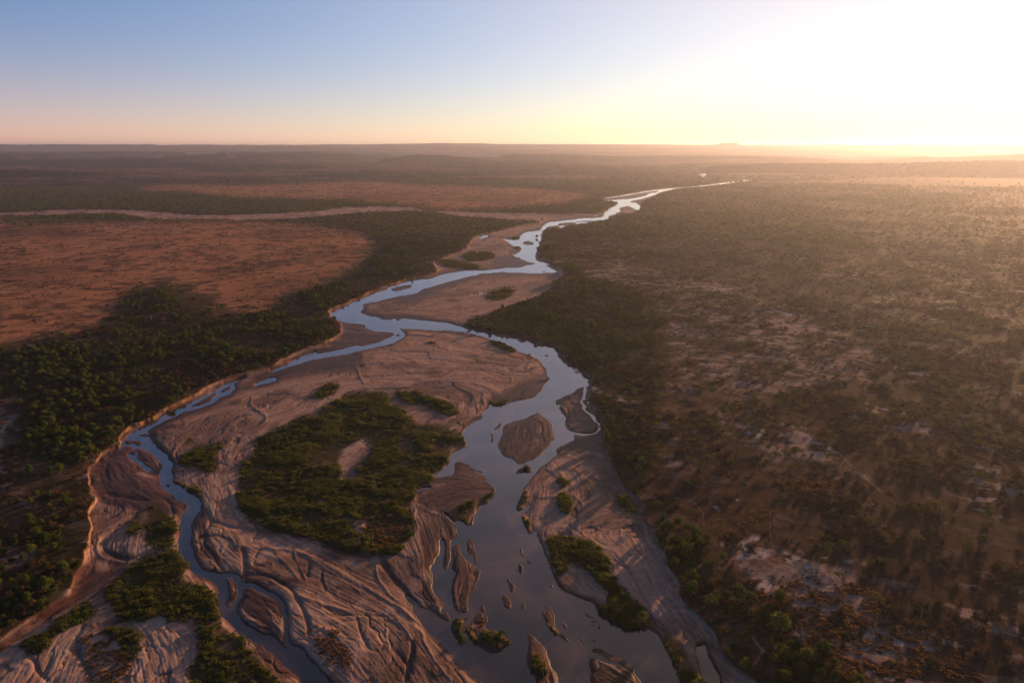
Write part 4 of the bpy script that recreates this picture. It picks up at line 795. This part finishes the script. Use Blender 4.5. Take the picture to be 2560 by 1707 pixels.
def joined(tr, cr, name):
    """trunk and crown of one tree as a single mesh, for the far stands"""
    va = [np.array([v.co[:] for v in m.vertices]) for m in (tr, cr)]; fa = [np.array([p.vertices[:] for p in m.polygons]) for m in (tr, cr)]
    me = mesh_from(name, np.concatenate(va), np.concatenate([fa[0], fa[1]+len(va[0])]), None, smooth=False)
    me.materials.append(tr.materials[0]); me.materials.append(cr.materials[0])
    me.polygons.foreach_set('material_index', np.r_[np.zeros(len(fa[0]), np.int32), np.ones(len(fa[1]), np.int32)])
    t = np.zeros(len(cr.vertices), np.float32); cr.attributes['tone'].data.foreach_get('value', t)
    a = me.attributes.new('tone', 'FLOAT', 'POINT'); a.data.foreach_set('value', np.r_[np.full(len(va[0]), .5, np.float32), t]); return me
M_DARKW = leaf_mat('distant_foliage', (.020, .030, .014), (.035, .040, .018), .2)
FARD = [m.copy() for m in FART]
for m in FARD: m.materials[0] = M_DARKW
JT = [joined(*t, 'tree') for t in TREES]; JA = [joined(*t, 'tree') for t in ACAC]
def usz(n, lo, hi, seed): return np.random.default_rng(seed).uniform(0, 1, n)**1.6*(hi-lo)+lo

# ------------------------------------------------------------------ the plants that show largest: things of their own
def in_frame(x, y, z0=4, pad=20):
    d = y*CP+(CAM_H-z0)*SP_*1.0; dd = y*CP-(z0-CAM_H)*SP_
    u = 1280+F_PX*x/dd; v = 853.5-F_PX*((z0-CAM_H)*CP+y*SP_)/dd
    return (u > -pad) & (u < 2560+pad) & (v < 1707+pad), u, v
LANDMARKS = [tuple(float(c) for c in q.split('|')[0].split(','))+(q.split('|')[1],) for q in """60,1060|by the pale clearing at the left edge
70,1230|by the small white pan in the left thicket
60,1400|in the black thicket at the left edge
60,1560|above the dry brown side channel
200,1340|at the foot of the left thicket
180,1150|left of the red sand bay
230,1060|behind the orange cliff of the red sand bay
100,950|deep in the left bush
300,930|in the middle of the left bush
400,1000|above the orange earth cliff
520,930|on the bank above the braided rivulets
640,880|near the long still pool
780,850|behind the upstream bend
330,1300|at the lower tip of the left thicket
1500,830|on the green meadow of the right bank
1440,880|at the upper corner of the right bank bush
1560,960|behind the widest water
1540,1060|beside the white braided rivulets
1640,1040|on the first pale clearing
1560,1180|above the sandbar with green clumps
1680,1200|by the footpath fork
1620,1280|beside the narrowing right sandbar
1680,1380|in the round clump of the right bank
1790,1330|at the top of the salt clearing
1830,1420|on the salt clearing
1780,1500|above the orange grass strip
1760,1590|along the shrub strip
1900,1640|at the bottom of the right bank
1960,1540|on the orange tufted ground
2060,1690|at the very bottom beside the pans
2200,1620|in the black scrub by the pans
2420,1640|in the lowest right corner
2420,1480|in the black scrub of the right edge
2200,1420|right of the salt clearing
2080,1260|below the long dark burnt strip
2300,1250|where thin tracks cross
1980,1150|on the bare brown patch
2450,1080|in the hazy brown right edge
1800,1100|between the two pale clearings
1900,1000|in the middle of the right plain
2200,950|in the upper right plain
1750,900|on the upper pale clearing
1300,1640|on the scrubby shoals""".split('\n')]
def landmark(u, v):
    """words for the nearest spot that can be found in the photo"""
    return min(LANDMARKS, key=lambda q: (q[0]-u)**2+(1.3*(q[1]-v))**2)[2]
def place(kind, meshes, x, y, s, rz, label, cat, group, names, tall=1.0):
    zt = float(at(ZF, np.array([x]), np.array([y]))[0])
    if len(meshes) == 1:
        r = bpy.data.objects.new(kind, meshes[0]); COL.objects.link(r)
    else:
        r = bpy.data.objects.new(kind, None); COL.objects.link(r); r.empty_display_size = 1
        for m, nm in zip(meshes, names):
            c = bpy.data.objects.new(nm, m); c.parent = r; COL.objects.link(c)
    r.location = (x, y, zt-.1); r.rotation_euler = (0, 0, rz); r.scale = (s, s, s*tall)
    return tag(r, label, cat, group)
def nearest(x, y, n, lim=None):
    ok, u, v = in_frame(x, y); d = np.hypot(x, y)+(~ok)*1e6; o = np.argsort(d)[:n]; o = o[d[o] < 1e6]; m = np.zeros(len(x), bool); m[o] = True; return m, u, v
def size_word(s, a, b, words): return words[0] if s < a else words[1] if s < b else words[2]
ts = usz(len(tx), .4, 1.75, 21); as_ = usz(len(ax), .5, 1.35, 22); ds = usz(len(dx_), .4, 2.2, 23)
m, u, v = nearest(tx, ty, 298)
g = np.random.default_rng(31)
for k in np.nonzero(m)[0]:
    w = size_word(ts[k], .75, 1.1, ('small', 'middling', 'big')); lm = landmark(u[k], v[k])
    h3 = g.integers(3)
    place('bush_tree', TREES[g.integers(6)], tx[k], ty[k], ts[k], g.uniform(0, 6.28), f"{w} {('squat', 'round', 'tall')[h3]} dark tree {lm}", 'tree', f"{w} {('squat', 'round', 'tall')[h3]} trees {lm}", ('trunk', 'crown'), (.72, 1., 1.35)[h3])
mass('woods', 'dense dark green bush woodland lining both banks further upstream', tx[~m], ty[~m], ts[~m], JT)
m, u, v = nearest(ax, ay, 298)
for k in np.nonzero(m)[0]:
    w = size_word(as_[k], .75, 1.05, ('small', 'middling', 'wide')); lm = landmark(u[k], v[k])
    lm2 = lm
    h3 = g.integers(3)
    place('umbrella_tree', ACAC[g.integers(6)], ax[k], ay[k], as_[k], g.uniform(0, 6.28), f"{w} {('squat', 'spreading', 'tall')[h3]} flat topped tree {lm2}", 'tree', f"{w} {('squat', 'spreading', 'tall')[h3]} flat topped trees {lm2}", ('trunk', 'crown'), (.75, 1., 1.3)[h3])
mass('savanna_trees', 'flat topped trees scattered over the far right plain', ax[~m], ay[~m], as_[~m], JA)
m, u, v = nearest(dx_, dy_, 298)
dk = np.random.default_rng(41).uniform(0, 1, len(dx_)) < .55
for k in np.nonzero(m)[0]:
    c = 'reddish brown' if dk[k] else 'grey green'; w = size_word(ds[k], .8, 1.2, ('small', 'middling', 'big'))
    w2 = landmark(u[k], v[k])
    h3 = g.integers(3)
    place('shrub', [(DRYS if dk[k] else SCRS)[g.integers(4)]], dx_[k], dy_[k], ds[k], g.uniform(0, 6.28), f"{w} {('low', 'rounded', 'upright')[h3]} {c} shrub {w2}", 'shrub', f"{w} {('low', 'rounded', 'upright')[h3]} {c} shrubs {w2}", None, (.65, 1., 1.4)[h3])
mass('scrub', 'dry brown thorn scrub covering the savanna floor', dx_[~m & dk], dy_[~m & dk], ds[~m & dk], DRYS)
mass('undergrowth', 'grey green low scrub among the dry shrubs', dx_[~m & ~dk], dy_[~m & ~dk], ds[~m & ~dk], SCRS)
mass('plain_bushes', 'low bushes dotted over the orange grass plain', px_, py_, usz(len(px_), .5, 1.6, 24), SCRS+GRNS)
mass('distant_scrub', 'dry scrub fading into the haze', qx, qy, usz(len(qx), 1.0, 2.4, 25), DRYS+SCRS)
mass('distant_woods', 'hazy green woodland beyond the river bends', f1x, f1y, usz(len(f1x), .9, 2.2, 26), FART+FARA)
mass('horizon_woods', 'woodland speckling the far hills', f2x, f2y, usz(len(f2x), 1.6, 3.4, 27), FARD, sink=2)
mass('reeds', 'green reeds covering the sandy islands in the river bed', rx, ry, usz(len(rx), .55, 1.0, 28)*(.55+1.1*clump(rx, ry, 22, 763, .35, .65)), REEDS)
mass('island_bushes', 'low green bushes among the reeds of the islands', gx_, gy_, usz(len(gx_), .6, 1.7, 29), GRNS+REEDG)
mass('bank_bushes', 'low green bushes filling the gaps between the bank trees', bbx, bby, usz(len(bbx), .5, 1.3, 34), GRNS)
mass('meadow', 'green grassy meadow on the right bank above the pale sandbar', mdx, mdy, usz(len(mdx), .5, 1.1, 33), REEDG+REEDS)
mass('upstream_reeds', 'green patches of reeds on the upstream bars', r2x, r2y, usz(len(r2x), 1.2, 2.2, 30), REEDG)
mass('orange_grass', 'orange dry grass tussocks glowing in the low sun', ox, oy, usz(len(ox), .5, 1.2, 31), TUFTS)

# ------------------------------------------------------------------ baobabs picked out one by one
BAOS = [("I 880,1330", 1.15, 'bare baobab beside the big dark tree at the bottom of the right bank'), ("C 580,1300", .8, 'lone bare baobab at the edge of the pale right clearing'), ("C 0,1200", .9, 'bare baobab standing where the pale clearing meets the green bank trees'),
 ("A 1765,1255", .8, 'bare baobab at the tip of the pale strip above the left bank'), ("A 1540,1310", .8, 'bare baobab in the bush just below the pale strip of the left plain'), ("A 985,1300", .75, 'leftmost bare baobab of the loose baobab grove'), ("A 1075,1315", .7, 'bare baobab second from left in the loose grove'),
 ("A 1040,1210", .6, 'small bare baobab in the green top corner of the left bush'), ("A 910,1230", .6, 'small bare baobab at the edge of the green bush and orange plain'), ("A 1180,1290", .65, 'bare baobab third from left in the loose grove'), ("A 455,1250", .7, 'solitary bare baobab on the orange plain'), ("C 1325,230", .01, '')]
for s, k, lab in BAOS:
    if k < .1: continue
    (u_, v_), = parse(s); x_, y_ = px2ground(u_, v_, 3.5)
    place('baobab', BAO[g.integers(3)], float(x_), float(y_), k*1.15, g.uniform(0, 6.28), lab, 'baobab', 'bare baobabs', ('trunk', 'branches'))
# a few lone trees that stand out
for s, k, kind, lab in [("B 1450,655", 2.0, 'T', 'round tree standing alone on the tongue of sand at the dry river mouth'), ("B 1463,990", .9, 'T', 'small bush standing in the water of the upstream pool'), ("B 1415,765", 2.2, 'T', 'tall dark tree leaning over the bright upstream water'), ("B 1445,860", 2.2, 'T', 'tall dark tree on the water edge below the leaning one'),
 ("B 1520,720", 2.0, 'T', 'dark spreading tree at the upstream neck of the river'), ("B 1700,690", 1.8, 'T', 'lone dark tree on the right shore of the far reach'), ("A 2040,628", 1.8, 'T', 'round tree alone on the edge of the dry side river'), ("A 1058,648", 1.5, 'T', 'dark tree at the lower edge of the dry side river bend'), ("C 1020,1470", 1.5, 'A', 'tall flat topped tree by itself near the top of the pale right ground'),
 ("F 870,180", 1.35, 'A', 'broad flat topped tree right of the twin crowned one'), ("F 240,465", 1.1, 'A', 'green mushroom shaped tree on pale ground'), ("F 820,490", 1.6, 'A', 'widest flat crown above the two round green trees'), ("F 605,550", 1.5, 'T', 'round green tree left of a similar one on the right plain'), ("F 650,580", 1.4, 'T', 'round green tree right of a similar one on the right plain'),
 ("F 440,610", 1.5, 'A', 'wide flat topped tree above the white salt streaks'), ("F 440,950", 1.3, 'T', 'round dark bush tree left of the small round one'), ("F 620,970", .95, 'T', 'small round bush tree on brown ground'), ("F 525,1100", 1.0, 'T', 'pale olive bush tree on brown ground'), ("F 160,1090", .95, 'T', 'round bush tree beside the thin footpath'),
 ("F 680,850", 1.1, 'T', 'upright bush tree on reddish ground'), ("F 1335,915", 1.0, 'A', 'bright green flat crown beside the bare brown patch'), ("F 1640,1250", 1.2, 'T', 'dark bush tree in the black scrub'), ("F 2120,1280", 1.3, 'T', 'dark bush tree near the right edge'), ("F 2075,1450", 1.4, 'T', 'round green tree low near the right edge'), ("I 760,1240", 2.6, 'T', 'big dark tree in the lowest corner of the right bank'),
 ("I 1010,1400", 1.7, 'T', 'dark tree right of the big dark corner tree'), ("I 480,1040", 2.3, 'T', 'large dark green tree over the orange grass by the shrub strip'), ("I 750,1050", 1.9, 'T', 'dark tree at the upper end of the orange grass strip'), ("I 380,780", 1.5, 'T', 'bright green tree on the edge of the salt clearing'), ("I 140,740", 2.2, 'T', 'large green tree in the thick right bank clump'), ("I 30,600", 2.2, 'T', 'large green tree at the upper end of the right bank clump')]:
    (u_, v_), = parse(s); x_, y_ = px2ground(u_, v_, 3.5)
    place('bush_tree' if kind == 'T' else 'umbrella_tree', (TREES if kind == 'T' else ACAC)[g.integers(6)], float(x_), float(y_), k, g.uniform(0, 6.28), lab, 'tree', None, ('trunk', 'crown'))
